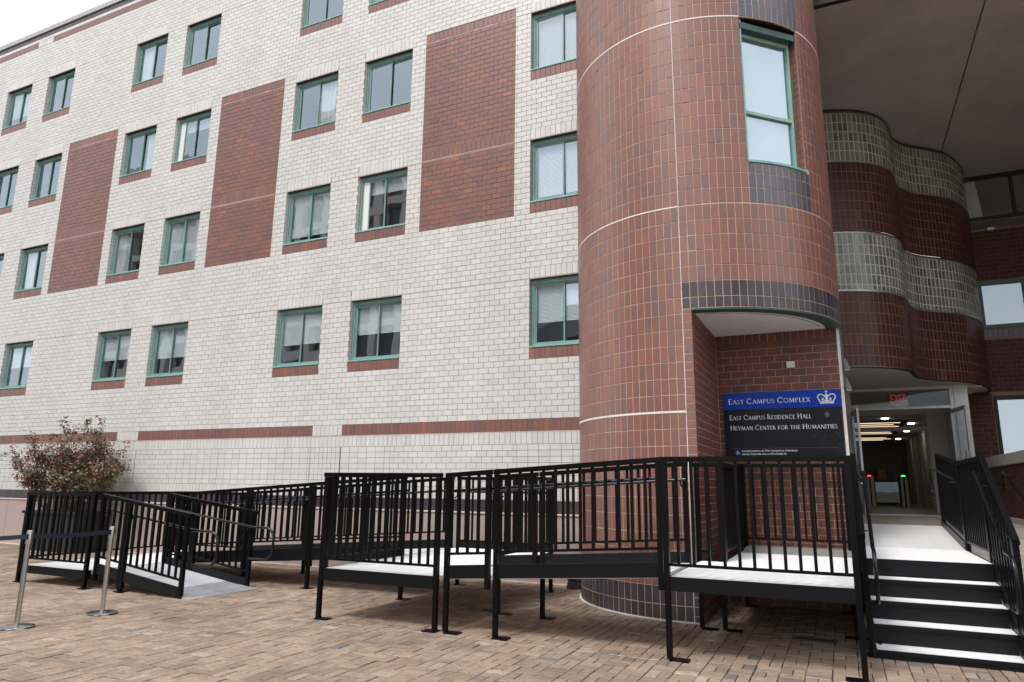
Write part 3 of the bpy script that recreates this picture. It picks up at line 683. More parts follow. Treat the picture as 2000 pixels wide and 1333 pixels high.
ac = MB(); fa = lambda p, y: (-1.322+p[0], y, 2.032+p[1])
ribbon(ac, [(-.004, .020), (.0, .002), (.014, .0), (.02, -.016)], .007, fa, SY-.004); ribbon(ac, ell(-.004, -.008, .014, .014, 100, 350, 10), .005, fa, SY-.004); ac.add([fa((-.004+.006*math.cos(k), .027+.006*math.sin(k)), SY-.004) for k in np.linspace(0, 6.28, 9)[:-1]], [tuple(range(8))]); ac.build('access_symbol', M_print, sign)
sc = MB(); fs = lambda p, y: (p[0], y, p[1])
sc.quad(*[fs(p, SY-.0025) for p in ((-.16, 2.535), (-.13, 2.500), (-.10, 2.515), (-.095, 2.550), (-.125, 2.578), (-.152, 2.565))]); 
for k in range(34):
    x, zq = rnd.uniform(-.32, .03), rnd.uniform(2.07, 2.33); w, h = rnd.uniform(.003, .012), rnd.uniform(.003, .014); sc.quad(*[fs(p, SY-.0025) for p in ((x, zq), (x+w, zq+.002), (x+w*.8, zq+h), (x-.002, zq+h*.7))])
sc.build('peeled_sticker', M_fan, sign)
s = MB(); s.box(-1.40, -.02, SY-.0015, SY, 2.092, 2.096); s.build('divider_line', M_fan, sign)
b_ = MB(); b_.box(-.60, -.49, YB-.05, YB-.002, 3.215, 3.30); o = tag(b_.build('junction_box', M_wbox, None, bevel=.005), 'small white junction box on red brick above the campus sign', 'junction box'); o2 = MB(); o2.box(-.52, -.505, YB-.054, YB-.049, 3.25, 3.262); o2.build('key_port', M_fan, o)
for k, (zf, lb) in enumerate(((3.21, 'upper of two dark grey floodlights at the brick wall corner by the doors'), (2.93, 'lower of two dark grey floodlights at the brick wall corner by the doors'))):
    fl = thing('floodlight', (.12, YB+.02, zf), lb, 'floodlight', 'floodlights by the entrance')
    m = MB(); m.box(.108, .13, YB-.02, YB+.09, zf-.02, zf+.10); m.build('bracket', M_fan, fl)
    m = MB(); m.hexa([(.13, YB-.05, zf-.06), (.21, YB-.05, zf-.06), (.21, YB+.10, zf-.06), (.13, YB+.10, zf-.06), (.13, YB-.02, zf+.10), (.16, YB-.02, zf+.10), (.16, YB+.07, zf+.10), (.13, YB+.07, zf+.10)]); m.build('housing', M_fan, fl, bevel=.006)
    m = MB(); m.box(.137, .203, YB-.04, YB+.09, zf-.068, zf-.0605); m.build('lens', M_alum, fl)

# ------------------------------------------------------------------ building bridging over the entrance
ZO = 9.15; YO = 11.03; YW = 19.3; YD = 17.8
ov = thing('overhead_wing', (4, 14, ZO), 'upper storeys bridging over the entrance on a grey stucco soffit', 'building')
s = MB(); s.box(-1.6, 2.610, YO+.02, YW, ZO, ZO+.12); s.build('soffit_slab', M_soffit, ov)
s = MB(); s.box(2.634, 12, YO+.02, YW, ZO, ZO+.12); s.build('soffit_slab', M_soffit, ov)
s = MB(); s.box(2.610, 2.634, YO+.02, YW, ZO+.03, ZO+.10); s.build('soffit_joint', M_roofdk, ov)
s = MB(); s.box(-.1, 12, YO-.08, YO+.02, ZO+.002, ZO+.16); s.build('drip_edge', M_black2, ov)
s = MB(); s.box(-.1, 12, YO-.10, YO+.02, ZO+.165, ZO+.75); s.build('edge_beam', M_greendk, ov)
s = MB(); s.box(-.1, 12, YO+.0, YO+.4, ZO+.76, 14.9); s.box(-1.0, 12, YO+.4, YW+4, ZO+.2, 14.6); s.build('upper_wall', M_stone, ov)

# ------------------------------------------------------------------ wavy tiled and glass block entrance bay
wave = thing('entrance_bay', (1.8, 17, 0), 'undulating bay of oxblood tiles and glass block bands over the entrance doors', 'building')
ctrl = [(-.15, 14.46), (.10, 14.41), (.29, 14.44), (.54, 14.53), (.78, 14.66), (.99, 14.82), (1.17, 15.02), (1.345, 15.31), (1.45, 15.68), (1.525, 16.14), (1.67, 16.47), (1.92, 16.80), (2.28, 17.10), (2.64, 17.46), (2.90, 17.90), (3.09, 18.36), (3.21, 18.8), (3.25, 19.3)]
def catmull(P, n=12):
    P = [np.array(p) for p in P]; P = [2*P[0]-P[1]]+P+[2*P[-1]-P[-2]]; out = []
    for i in range(1, len(P)-2):
        for k in range(n):
            t = k/n; a, b, c, d = P[i-1], P[i], P[i+1], P[i+2]
            out.append(.5*((2*b)+(-a+c)*t+(2*a-5*b+4*c-d)*t*t+(-a+3*b-3*c+d)*t**3))
    out.append(P[-2]); return np.array(out)
CV = catmull(ctrl); seg = np.linalg.norm(np.diff(CV, axis=0), axis=1); cum = np.concatenate([[0], np.cumsum(seg)]); LW = cum[-1]
def cpos(s):
    x = np.interp(s, cum, CV[:, 0]); y = np.interp(s, cum, CV[:, 1]); return np.array([x, y])
def cdir(s): d = cpos(min(s+.03, LW))-cpos(max(s-.03, 0)); return d/np.linalg.norm(d)
MODW = .1014; nw = int(LW/MODW); MODW = LW/nw
wt, gb = [], []
LEV = [(3.82, 5.285, 't'), (5.325, 6.47, 'g'), (6.54, 7.985, 't'), (8.02, 9.06, 'g')]
for z0, z1, kd in LEV:
    nr = 7 if kd == 't' else (6 if z0 < 6 else 5)
    if kd == 'g': hs = [.105]+[.204]*4+[z1-z0-.105-.816] if z0 < 6 else [(z1-z0)/5]*5
    else: hs = [(z1-z0)/7]*7
    z = z0
    for h in hs:
        for k in range(nw):
            s = (k+.5)*MODW; p = cpos(s); d = cdir(s); u = np.array([d[0], d[1], 0]); n = np.array([d[1], -d[0], 0])
            (wt if kd == 't' else gb).append(((p[0], p[1], z+h/2), u, Z3, n, MODW-(.011 if kd == 't' else .016), h-(.011 if kd == 't' else .013)))
        z += h
vis = lambda c: c[0] > .3
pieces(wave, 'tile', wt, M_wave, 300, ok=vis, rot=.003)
pieces(wave, 'glass_block', gb, M_gblock, 300, ok=vis, rot=.004, e=.006, d=.03)
def ribbon_sheet(m, z0, z1, off):
    q = [np.array([*p, 0])+off*np.array([0, 0, 0]) for p in CV]
    for i in range(len(CV)-1):
        da = cdir(cum[i]); db = cdir(cum[i+1]); a = CV[i]+off*np.array([da[1], -da[0]]); b = CV[i+1]+off*np.array([db[1], -db[0]])
        m.quad((*a, z0), (*b, z0), (*b, z1), (*a, z1))
M_bm = plain('block_mortar', (.60, .59, .54), .7)
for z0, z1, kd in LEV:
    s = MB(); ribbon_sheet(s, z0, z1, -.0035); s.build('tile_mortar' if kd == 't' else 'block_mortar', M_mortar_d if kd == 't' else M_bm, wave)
def ledge(z0, z1, o0, o1, mat, name):
    m = MB()
    for i in range(len(CV)-1):
        da, db = cdir(cum[i]), cdir(cum[i+1]); na, nb = np.array([da[1], -da[0]]), np.array([db[1], -db[0]])
        p = [CV[i]+o0*na, CV[i+1]+o0*nb, CV[i+1]+o1*nb, CV[i]+o1*na]
        m.hexa([(*p[0], z0), (*p[1], z0), (*p[2], z0), (*p[3], z0), (*p[0], z1), (*p[1], z1), (*p[2], z1), (*p[3], z1)])
    m.build(name, mat, wave)
ledge(5.287, 5.323, -.05, .018, M_alumdk, 'lower_trim'); ledge(6.472, 6.50, -.05, .014, M_alumdk, 'lower_trim'); ledge(6.502, 6.538, -.05, -.012, M_black2, 'shadow_gap')
ledge(7.987, 8.018, -.05, .014, M_alumdk, 'upper_trim'); ledge(9.065, 9.10, -.05, .012, M_fan, 'upper_trim'); ledge(9.10, 9.148, -.05, -.012, M_black2, 'shadow_gap'); ledge(3.795, 3.818, -.06, .004, M_black2, 'drip_edge')
s = MB(); poly = [tuple(p) for p in CV]+[(3.25, YW+.3), (-.15, YW+.3)]; s.prism(poly, 3.80, 3.815); s.build('soffit_panel', M_gsoffit, wave)
# entrance frame
def fr(m, x0, x1, z0, z1, y0=YD, d=.12): m.box(x0, x1, y0, y0+d, z0, z1)
s = MB(); fr(s, .10, .30, 1.0, 3.80); fr(s, 2.26, 2.34, 1.0, 3.80); fr(s, .302, 2.258, 3.31, 3.37, d=.14); fr(s, .302, 2.258, 3.74, 3.80); s.build('entrance_frame', M_alum, wave, bevel=.004)
s = MB(); s.box(2.342, 2.60, YD-.02, YD+.14, 1.0, 3.80); s.build('white_pier', M_alum, wave, bevel=.004)
s = MB(); s.quad((.302, YD+.06, 3.37), (2.258, YD+.06, 3.37), (2.258, YD+.06, 3.74), (.302, YD+.06, 3.74)); s.build('transom_pane', M_gclear, wave)
def leaf(hx, dx, dy, nm='door'):
    a = np.array([hx, YD-.02]); b = a+np.array([dx, dy]); d = (b-a)/np.linalg.norm(b-a); L = np.linalg.norm(b-a)
    m = MB(); P = lambda t, z: (*(a+d*t), z)
    for t0, t1, z0, z1 in ((0, .06, 1.03, 3.27), (L-.06, L, 1.03, 3.27)): m.bar(P((t0+t1)/2, z0), P((t0+t1)/2, z1), .045, t1-t0, up=(d[0], d[1], 0))
    for z0, z1 in ((1.03, 1.22), (3.19, 3.27), (2.02, 2.07)): m.bar(P(.06, (z0+z1)/2), P(L-.06, (z0+z1)/2), .045, z1-z0)
    o = m.build(nm, M_alumdk, wave)
    m = MB(); m.quad(P(.06, 1.22), P(L-.06, 1.22), P(L-.06, 3.19), P(.06, 3.19)); m.build('pane', M_gclear, o)
    m = MB(); q = np.array([d[1], -d[0]])*.06; m.tube([(*(a+d*(L-.12)+q), 1.75), (*(a+d*(L-.12)+q), 2.35)], .014); m.build('handle', M_steel, o)
leaf(.31, .09, -.95); leaf(2.25, .15, -.94)
# vestibule and lobby
YL = 36
s = MB(); s.box(.10, 2.62, 12.86, YD, .0, 1.0); s.build('entrance_floor', M_floor, wave)
s = MB(); s.box(-3.4, 2.9, YD+.01, YL, .9, 1.0); s.build('lobby_floor', M_floor, wave)
s = MB(); s.box(.10, 2.6, YD-.05, YD+.10, 1.002, 1.015); s.box(.10, 2.6, YD-.55, YD-.48, 1.002, 1.008); s.build('threshold', M_alumdk, wave)
s = MB(); s.box(-3.4, 2.9, 20.52, YL, 3.42, 4.4); s.build('lobby_ceiling', M_inner, wave); s = MB(); s.box(-.2, 2.9, YD+.15, 20.51, 3.765, 3.797); s.build('vestibule_ceiling', M_inner, wave); s = MB(); s.box(-3.4, 2.9, YL, YL+.2, .9, 4.4); s.build('lobby_end_wall', M_inner, wave); s = MB(); s.box(-.2, 2.9, 20.40, 20.515, 3.425, 3.76); s.build('bulkhead', M_inner, wave)
s = MB(); s.box(2.45, 2.60, YD+.15, YL, 1.0, 3.42); s.box(-.05, .10, YD+.15, 21.0, 1.0, 3.42); s.box(-3.4, -3.2, 21, YL, 1.0, 3.42); s.box(-3.2, 0.0, 21.0, 21.15, 1.0, 3.42); s.box(-3.4, 2.8, YL-.1, YL, 1.0, 3.42); s.build('lobby_wall', M_inner, wave)
s = MB(); fr(s, .12, .26, 1.0, 3.42, 20.4); fr(s, 2.05, 2.20, 1.0, 3.42, 20.4); fr(s, .26, 2.05, 3.02, 3.12, 20.4); fr(s, 2.2, 2.45, 1.0, 3.42, 20.42, .08); s.build('inner_frame', M_inner, wave)
for k, yp in enumerate((22.5, 24.5, 27.0, 29.5, 32)):
    s = MB(); s.box(2.39, 2.449, yp, yp+.35, 1.0, 3.42); s.build('pier', M_beige if k % 2 == 0 else M_inner, wave)
for k, yp in enumerate((22.0, 25.0, 28.5)):
    s = MB(); s.box(-1.2, 1.75, yp, yp+2.0, 3.395, 3.418); cs = s.build('ceiling_slot', M_black2, wave)
    for q in range(3):
        m = MB(); xo = rnd.uniform(-.4, .3); m.box(-.6+xo*.5, 1.45+xo, yp+.3+q*.65, yp+.311+q*.65, 3.378, 3.392); m.build('linear_light', M_lamp, cs)
for px, py in ((1.15, 21.2), (1.9, 23.0), (2.0, 26.0), (2.0, 30.0), (-.5, 24.2)):
    s = MB(); s.lathe([(.08, 0), (.085, .012), (.085, .02)], 20, (px, py, 3.395)); s.build('downlight', M_lampw, wave)
ex = thing('exit_sign', (1.3, 18.25, 3.42), 'red lettered EXIT sign hanging behind the glass over the doors', 'exit sign')
text_obj('EXIT', .29, (1.13, 18.24, 3.50), 0, M_exit, 'lettering', ex, .33, .003)
s = MB(); s.box(1.08, 1.50, 18.26, 18.275, 3.44, 3.72); s.build('plate', M_gclear, ex); s = MB(); s.box(1.25, 1.33, 18.25, 18.29, 3.39, 3.44); s.build('mount', M_alumdk, ex)
for k, (tx, led, lb) in enumerate(((.78, M_red_led, 'lobby turnstile post with red light, left of the gate'), (1.74, M_green_led, 'lobby turnstile post with green light, right of the gate'))):
    t = thing('turnstile', (tx, 26, 1.0), lb, 'turnstile', 'turnstiles in the lobby')
    m = MB(); m.box(tx-.09, tx-.01, 25.6, 26.6, 1.0, 1.93); m.box(tx+.03, tx+.12, 25.6, 26.6, 1.0, 1.93); m.box(tx-.11, tx+.14, 25.55, 26.65, 1.931, 1.96); m.build('cabinet', M_dsteel, t)
    m = MB(); m.box(tx-.05, tx+.05, 25.56, 25.62, 1.962, 1.985); m.build('indicator_light', led, t)
m = MB(); m.box(.95, 1.62, 26.1, 26.12, 1.12, 1.78); tag(m.build('gate_panel', M_gclear), 'clear glass gate panel between the lobby turnstiles', 'gate')
so = thing('armchair', (1.3, 30, 1.0), 'slate lobby armchair with tan cushion behind the glass gate', 'armchair')
m = MB(); m.box(.85, 1.75, 29.7, 30.5, 1.0, 1.9); m.build('seat', M_sofa, so, bevel=.05); m = MB(); m.box(.95, 1.75, 30.5, 30.75, 1.0, 2.3); m.build('backrest', M_sofa, so, bevel=.05); m = MB(); m.box(1.2, 1.5, 30.3, 30.49, 1.9, 2.25); m.build('cushion', M_tanb, so, bevel=.04)

# ------------------------------------------------------------------ dark brick wing at the right
rw = thing('brick_wing', (7, YW+1, 0), 'dark red brick wing at the back right with black framed windows', 'building')
WN = [(3.31, 5.2, 2.0, 3.70), (3.29, 6.6, 5.30, 6.46), (3.22, 6.6, 7.99, 9.142)]
br, sd_ = [], []
z = 1.0; k = 0
while z < ZO-.02:
    zc = z+CO/2
    segs = minus([(2.62, 9.5)], [(a-.02, b+.02) for a, b, c, d in WN if c-.23 < zc < d+.05])
    course_fill(segs, z, CO, YW, (k % 2)*BW/2, br); z += CO; k += 1
for a, b, c, d in WN[1:]: soldiers(a-.02, b+.02, c-.225, .2, sd_, y=YW)
pieces(rw, 'brick', br, M_wing, 300, ok=lambda c: c[0] > 2.7)
pieces(rw, 'dark_brick', sd_, M_dark, 60)
s = MB()
xs = sorted(set([2.6, 9.5]+[v for a in WN for v in a[:2]])); zs = sorted(set([0, ZO]+[v for a in WN for v in a[2:]]))
for xa, xb in zip(xs, xs[1:]):
    for za, zb in zip(zs, zs[1:]):
        if any(a < (xa+xb)/2 < b and c < (za+zb)/2 < d for a, b, c, d in WN): continue
        s.quad((xa, YW+.006, za), (xb, YW+.006, za), (xb, YW+.006, zb), (xa, YW+.006, zb))
s.build('mortar_bed', M_mortar_d, rw)
for wi, (a, b, c, d) in enumerate(WN):
    f = MB(); mt = M_black2 if wi != 1 else M_greendk
    f.box(a, a+.07, YW-.02, YW+.08, c, d); f.box(b-.07, b, YW-.02, YW+.08, c, d); f.box(a+.07, b-.07, YW-.02, YW+.08, d-.09, d); f.box(a+.07, b-.07, YW-.02, YW+.08, c, c+.09)
    mul = [4.24] if wi == 2 else ([4.20, 5.4] if wi == 1 else [4.6])
    for xm in mul: f.box(xm-.035, xm+.035, YW-.01, YW+.07, c+.09, d-.09)
    w = f.build('window', mt, rw)
    e = [a+.07]+mul+[b-.07]
    for xa, xb in zip(e, e[1:]):
        p = MB(); p.quad((xa, YW+.04, c+.09), (xb, YW+.04, c+.09), (xb, YW+.04, d-.09), (xa, YW+.04, d-.09)); p.build('pane', M_glass if wi else M_glass2, w)
    rmx = MB(); ya, yb = YW+.085, YW+3.0
    rmx.quad((a, yb, c-.3), (b, yb, c-.3), (b, yb, d+.1), (a, yb, d+.1)); rmx.quad((a, ya, d+.1), (a, yb, d+.1), (b, yb, d+.1), (b, ya, d+.1)); rmx.quad((a, ya, c-.3), (b, ya, c-.3), (b, yb, c-.3), (a, yb, c-.3)); rmx.quad((a-.0, ya, c-.3), (a, yb, c-.3), (a, yb, d+.1), (a, ya, d+.1)); rmx.build('room_shell', M_room, w)
    if wi == 1:
        p = MB(); zq = c+.1
        while zq < d-.1: p.quad((a+.08, YW+.10, zq), (b-.08, YW+.10, zq), (b-.08, YW+.118, zq+.02), (a+.08, YW+.118, zq+.02)); zq += .024
        p.build('blind', M_blind, w)
    if wi == 0:
        for px, py in ((3.75, 19.9), (4.05, 19.75), (4.4, 20.6)):
            p = MB(); p.lathe([(.09, 0), (.095, .012), (.095, .02)], 18, (px, py, 3.76)); p.build('downlight', M_lampw, w)
    if wi == 2:
        p = MB(); p.quad((3.3, YW+.12, c), (3.62, YW+.12, c), (3.52, YW+.12, d), (3.3, YW+.12, d)); p.build('curtain', M_blind, w)
s = MB(); s.box(9.5, 12, YO, YW+3, 0, ZO-.01); s.build('side_mass', M_mortar_d, rw)
s = MB(); s.box(3.62, 3.76, YW-.10, YW-.012, 7.70, 7.76); o = s.build('wall_light', M_alum, rw)

# cheek wall, old concrete steps, hooked handrail
ck = thing('cheek_wall', (2.8, 15, 0), 'low brick parapet wall with concrete coping right of the entrance path', 'wall')
XC = 2.65; cb = []
z = 1.09; k = 0
while z < 1.98:
    course_fill([(9.4, YD-.05)], z, min(CO, 1.985-z), 0, (k % 2)*BW/2, cb, axis='y', n=(-1, 0, 0), u=(0, -1, 0), fixed=XC); z += CO; k += 1
pieces(ck, 'brick', cb, M_wing, 300, ok=lambda c: c[1] < 17.5)
s = MB(); s.box(XC+.006, XC+.30, 9.4, YD-.05, 0, 1.985); s.build('mortar_bed', M_mortar_d, ck)
s = MB(); s.box(XC-.02, XC+.34, 9.4, YD-.05, 1.99, 2.19); s.build('coping', M_conc, ck, bevel=.012)
s = MB(); s.box(XC-.025, XC+.01, 9.4, YD-.05, .0, 1.085); s.build('base_course', M_conc, ck, bevel=.006)
st = thing('concrete_steps', (2, 12, 0), 'old concrete entrance steps beside the black modular stair', 'steps')
for k in range(1, 7):
    s = MB(); y1 = 12.855-.30*(k-1); s.box(.12, XC-.03, y1-.30-(0 if k < 6 else 0), 12.85 if k == 1 else y1+.0, 0, 1.0-.155*k); s.build('step', M_conc, st, bevel=.012)
s = MB(); s.box(XC-.13, XC-.03, 9.4, 10.9, -.01, .0); 
hr = MB(); yh = 14.6
hr.tube([(2.52, yh-2.6, .95), (2.52, yh-.3, 1.74), (2.52, yh+.05, 1.86), (2.52, yh+.18, 1.83), (2.52, yh+.24, 1.74), (2.52, yh+.22, 1.50)], .024, 10)
hr.tube([(2.52, yh-1.4, 1.36), (2.64, yh-1.4, 1.36)], .016, 8); hr.tube([(2.52, yh-.1, 1.80), (2.64, yh-.1, 1.80)], .016, 8)
tag(hr.build('wall_handrail', M_tube, None, smooth=True), 'black hooked tube handrail fixed to the brick cheek wall', 'handrail')

# ------------------------------------------------------------------ modular ramp system
BAL = {}
def baluster(parent, x, y, z0, z1):
    key = round(z1-z0, 3); me = BAL.get(key)
    if me is None:
        m = MB(); w = .0135; m.box(-w, w, -w, w, 0, z1-z0); me = bpy.data.meshes.new('baluster'); me.from_pydata(m.v, [], m.f); me.materials.append(M_black); me.update(); BAL[key] = me
    o = bpy.data.objects.new('baluster', me); link(o, parent, (x, y, z0)); return o
def guard(t, a, b, za, zb, n=None, xs=None, rail=1.105, bot=.095, posts=(1, 1), ends=(0, 0), name='guard_panel'):
    """guard panel from a to b (xy), deck heights za, zb"""
    a = np.array(a, float); b = np.array(b, float); L = np.linalg.norm(b-a); d = (b-a)/L
    P = lambda s, dz: (*(a+d*s), za+(zb-za)*s/L+dz)
    m = MB(); m.bar(P(-.035-ends[0], rail-.026), P(L+.035+ends[1], rail-.026), .055, .050); m.bar(P(0, bot+.0125), P(L, bot+.0125), .030, .026)
    for k in (rail-.040, rail-.028, rail-.016): m.bar(P(-.035-ends[0], k), P(L+.035+ends[1], k), .060, .004)
    pts = [s for s, f in ((0, posts[0]), (L, posts[1])) if f]
    for s in pts:
        q = P(s, 0); m.box(q[0]-.026, q[0]+.026, q[1]-.026, q[1]+.026, q[2]-.13, q[2]+rail-.052)
    g = m.build(name, M_black, t)
    if xs is None:
        n = n or max(1, round(L/.133)-1); ss = [L*(k+1)/(n+1) for k in range(n)]
    else: ss = xs
    for s in ss:
        q = P(s, 0); baluster(g, q[0], q[1], q[2]+bot+.02, q[2]+rail-.045)
    return g
def leg(t, x, y, top, plate=(.05, 0)):
    m = MB(); m.box(x-.024, x+.024, y-.024, y+.024, .012, top); m.build('leg', M_black, t)
    m = MB(); cx, cy = x+plate[0], y+plate[1]; m.box(cx-.085, cx+.085, cy-.065, cy+.065, .0045, .0125); m.build('foot_plate', M_black, t)
def channel(t, a, b, za, zb, lo=-.125, hi=-.002, w=.035, name='edge_channel', ribs=6):
    a = np.array(a, float); b = np.array(b, float); m = MB()
    m.bar((*a, za+(lo+hi)/2), (*b, zb+(lo+hi)/2), w, hi-lo)
    for k in range(ribs):
        f = lo+(hi-lo)*(k+.7)/(ribs+.4); m.bar((*a, za+f), (*b, zb+f), w+.007, (hi-lo)*.05)
    m.bar((*a, za+hi-.008), (*b, zb+hi-.008), w+.010, .016)
    return m.build(name, M_blackfin, t)
PLK = {}
def planks(t, x0, x1, y0, y1, zfn, along='x', w=.152, mat=None, gap=.0035, name='deck_plank'):
    """deck boards; zfn(x) gives the deck height; along = direction of the boards"""
    mat = mat or M_deck
    if along == 'x':
        n = max(1, round((y1-y0)/w)); w = (y1-y0)/n
        for k in range(n):
            m = MB(); ya, yb = y0+w*k+gap/2, y0+w*(k+1)-gap/2; z = zfn(x0); m.box(x0, x1, ya, yb, z-.03, z); 
            for q in range(1, 5): yy = ya+(yb-ya)*q/5; m.box(x0, x1, yy-.003, yy+.003, z-.001, z+.0012)
            m.build(name, mat, t)
    else:
        n = max(1, round((x1-x0)/w)); w = (x1-x0)/n
        for k in range(n):
            xa, xb = x0+w*k+gap/2, x0+w*(k+1)-gap/2; m = MB(); za, zb = zfn(xa), zfn(xb)
            m.hexa([(xa, y0, za-.03), (xb, y0, zb-.03), (xb, y1, zb-.03), (xa, y1, za-.03), (xa, y0, za), (xb, y0, zb), (xb, y1, zb), (xa, y1, za)])
            for q in range(1, 5):
                xx = xa+(xb-xa)*q/5; zz = zfn(xx); m.hexa([(xx-.003, y0, zz-.001), (xx+.003, y0, zz-.001), (xx+.003, y1, zz-.001), (xx-.003, y1, zz-.001), (xx-.003, y0, zz+.0012), (xx+.003, y0, zz+.0012), (xx+.003, y1, zz+.0012), (xx-.003, y1, zz+.0012)])
            m.build(name, mat, t)
def handrail(t, pts, r=.0185, brackets=()):
    m = MB(); m.tube(pts, r, 10)
    for (p, q) in brackets: m.tube([p, (p[0], p[1], p[2]-.05), q], .009, 6)
    return m.build('handrail', M_tube, t, smooth=True)
def loop(x, y, z, sx, sy, dz=.45, rad=.14, back=.12):
    """rounded return at a rail end: runs out along (sx,sy), curves down and comes back"""
    out = []; L = .30
    for k in range(0, 9):
        a = math.pi/2-math.pi/2*k/8; out.append((x+sx*(L-rad+rad*math.cos(a)), y+sy*(L-rad+rad*math.cos(a)), z-rad+rad*math.sin(a)))
    for k in range(1, 9):
        a = -math.pi/2*k/8; out.append((x+sx*(L-rad+rad*math.cos(a)), y+sy*(L-rad+rad*math.cos(a)), z-dz+rad+rad*math.sin(a)))
    out.append((x+sx*(L-rad-back), y+sy*(L-rad-back), z-dz)); return out
Z1, Z2, Z3_ = .727, .567, .255
# entry platform
ep = thing('entry_platform', (-.75, 7.6, 0), 'black railed platform with white deck below the campus sign', 'platform')
planks(ep, -1.53, .03, 6.81, 8.40, lambda x: Z1, 'x'); planks(ep, -1.27, .03, 8.405, 9.72, lambda x: Z1, 'x')
channel(ep, (-1.555, 6.79), (.055, 6.79), Z1, Z1); channel(ep, (.05, 6.81), (.05, 8.6), Z1, Z1); channel(ep, (-1.545, 8.14), (-1.545, 8.42), Z1, Z1); channel(ep, (-1.28, 8.42), (-1.28, 9.72), Z1, Z1); channel(ep, (-1.53, 8.42), (-1.28, 8.42), Z1, Z1, lo=-.125, hi=-.004)
guard(ep, (-1.555, 6.785), (.045, 6.785), Z1, Z1, xs=[v+1.555 for v in (-1.442, -1.299, -1.163, -1.025, -.894, -.769, -.638, -.509, -.386, -.265, -.143, -.03)])
guard(ep, (.052, 6.83), (.052, 8.62), Z1, Z1)
guard(ep, (-1.55, 8.41), (-1.30, 8.41), Z1, Z1, n=1); guard(ep, (-1.275, 8.45), (-1.275, 9.85), Z1, Z1); guard(ep, (-1.26, 10.28), (.02, 10.28), .77, .77)
guard(ep, (-1.275, 9.88), (-1.275, 10.25), .75, .77, n=2, posts=(0, 1))
for x, y, pl in ((-1.555, 6.785, (.09, -.0)), (.045, 6.785, (-.06, -.0)), (-1.545, 8.38, (.09, 0)), (-1.30, 8.41, (.10, 0)), (.03, 8.62, (-.05, 0)), (-1.275, 10.2, (.05, 0)), (.0, 10.25, (-.05, 0))): leg(ep, x, y, Z1-.1, pl)
m = MB(); n = 48
m.hexa([(-1.26, 9.725, Z1-.02), (.10, 9.725, Z1-.02), (.10, 10.42, .755), (-1.26, 10.42, .755), (-1.26, 9.725, Z1+.004), (.10, 9.725, Z1+.004), (.10, 10.42, .778), (-1.26, 10.42, .778)])
for k in range(n):
    x = -1.25+1.33*k/n; m.hexa([(x, 9.73, Z1+.004), (x+.012, 9.73, Z1+.004), (x+.012, 10.41, .778), (x, 10.41, .778), (x, 9.73, Z1+.010), (x+.012, 9.73, Z1+.010), (x+.012, 10.41, .784), (x, 10.41, .784)])
m.build('ribbed_plate', plain('ribbed_grey_metal', (.33, .32, .31), .5, noise=.15, scale=14), ep)
# upper ramp flight
slope1 = lambda x: Z2+(Z1-Z2)*(x+3.99)/(3.99-1.6)
r1 = thing('ramp_flight', (-2.8, 7.5, 0), 'upper black railed ramp flight rising to the platform below the campus sign', 'ramp', 'ramp flights')
planks(r1, -3.98, -1.60, 6.88, 8.10, slope1, 'y', mat=M_deck)
for ya in (6.845, 8.115):
    for xa, xb in ((-3.97, -3.465), (-3.375, -1.61)):
        channel(r1, (xa, ya), (xb, ya), slope1(xa), slope1(xb), lo=-.018, hi=.118, w=.03)
    for xa, xb, nb in ((-3.965, -3.47, 3), (-3.37, -1.625, 12)):
        guard(r1, (xa, ya), (xb, ya), slope1(xa), slope1(xb), n=nb, bot=.235 if xa > -3.5 else .225)
    for x, pl in ((-3.965, (.09, 0)), (-3.37, (.07, 0)), (-3.47, (0, 0))): leg(r1, x, ya, slope1(x)-.1, pl) if x != -3.47 else None
    sg = 1 if ya < 7 else -1
    handrail(r1, [(-4.05, ya+sg*.075, slope1(-4.05)+.905), (-1.60, ya+sg*.075, slope1(-1.6)+.905)], brackets=[((x, ya+sg*.075, slope1(x)+.90), (x, ya+sg*.02, slope1(x)+.83)) for x in (-3.9, -3.4, -1.66)])
# turn platform
tpf = thing('turn_platform', (-4.9, 8.5, 0), 'intermediate black railed turning platform on thin legs in front of white brick', 'platform')
planks(tpf, -5.63, -4.06, 6.85, 8.42, lambda x: Z2, 'x'); planks(tpf, -5.63, -4.06, 8.425, 10.05, lambda x: Z2, 'x')
channel(tpf, (-5.665, 6.83), (-4.08, 6.83), Z2, Z2, lo=-.135); channel(tpf, (-5.65, 6.85), (-5.65, 8.52), Z2, Z2, lo=-.135); channel(tpf, (-5.65, 10.08), (-4.04, 10.08), Z2, Z2, lo=-.135, hi=.10); channel(tpf, (-4.045, 8.2), (-4.045, 10.06), Z2, Z2, lo=-.135)
guard(tpf, (-5.65, 6.825), (-4.085, 6.825), Z2, Z2, n=13)
guard(tpf, (-5.645, 6.87), (-5.645, 8.45), Z2, Z2); guard(tpf, (-5.65, 10.09), (-4.05, 10.09), Z2, Z2, n=12); guard(tpf, (-4.05, 8.22), (-4.05, 10.05), Z2, Z2)
for x, y, pl in ((-5.66, 6.825, (.07, 0)), (-4.085, 6.825, (-.05, 0)), (-5.62, 8.45, (.05, 0)), (-5.64, 10.07, (.05, 0)), (-4.05, 10.07, (-.05, 0)), (-4.07, 8.25, (-.07, 0))): leg(tpf, x, y, Z2-.1, pl)
handrail(tpf, [(-5.72, 9.99, Z2+.87), (-4.1, 9.99, Z2+.87)])
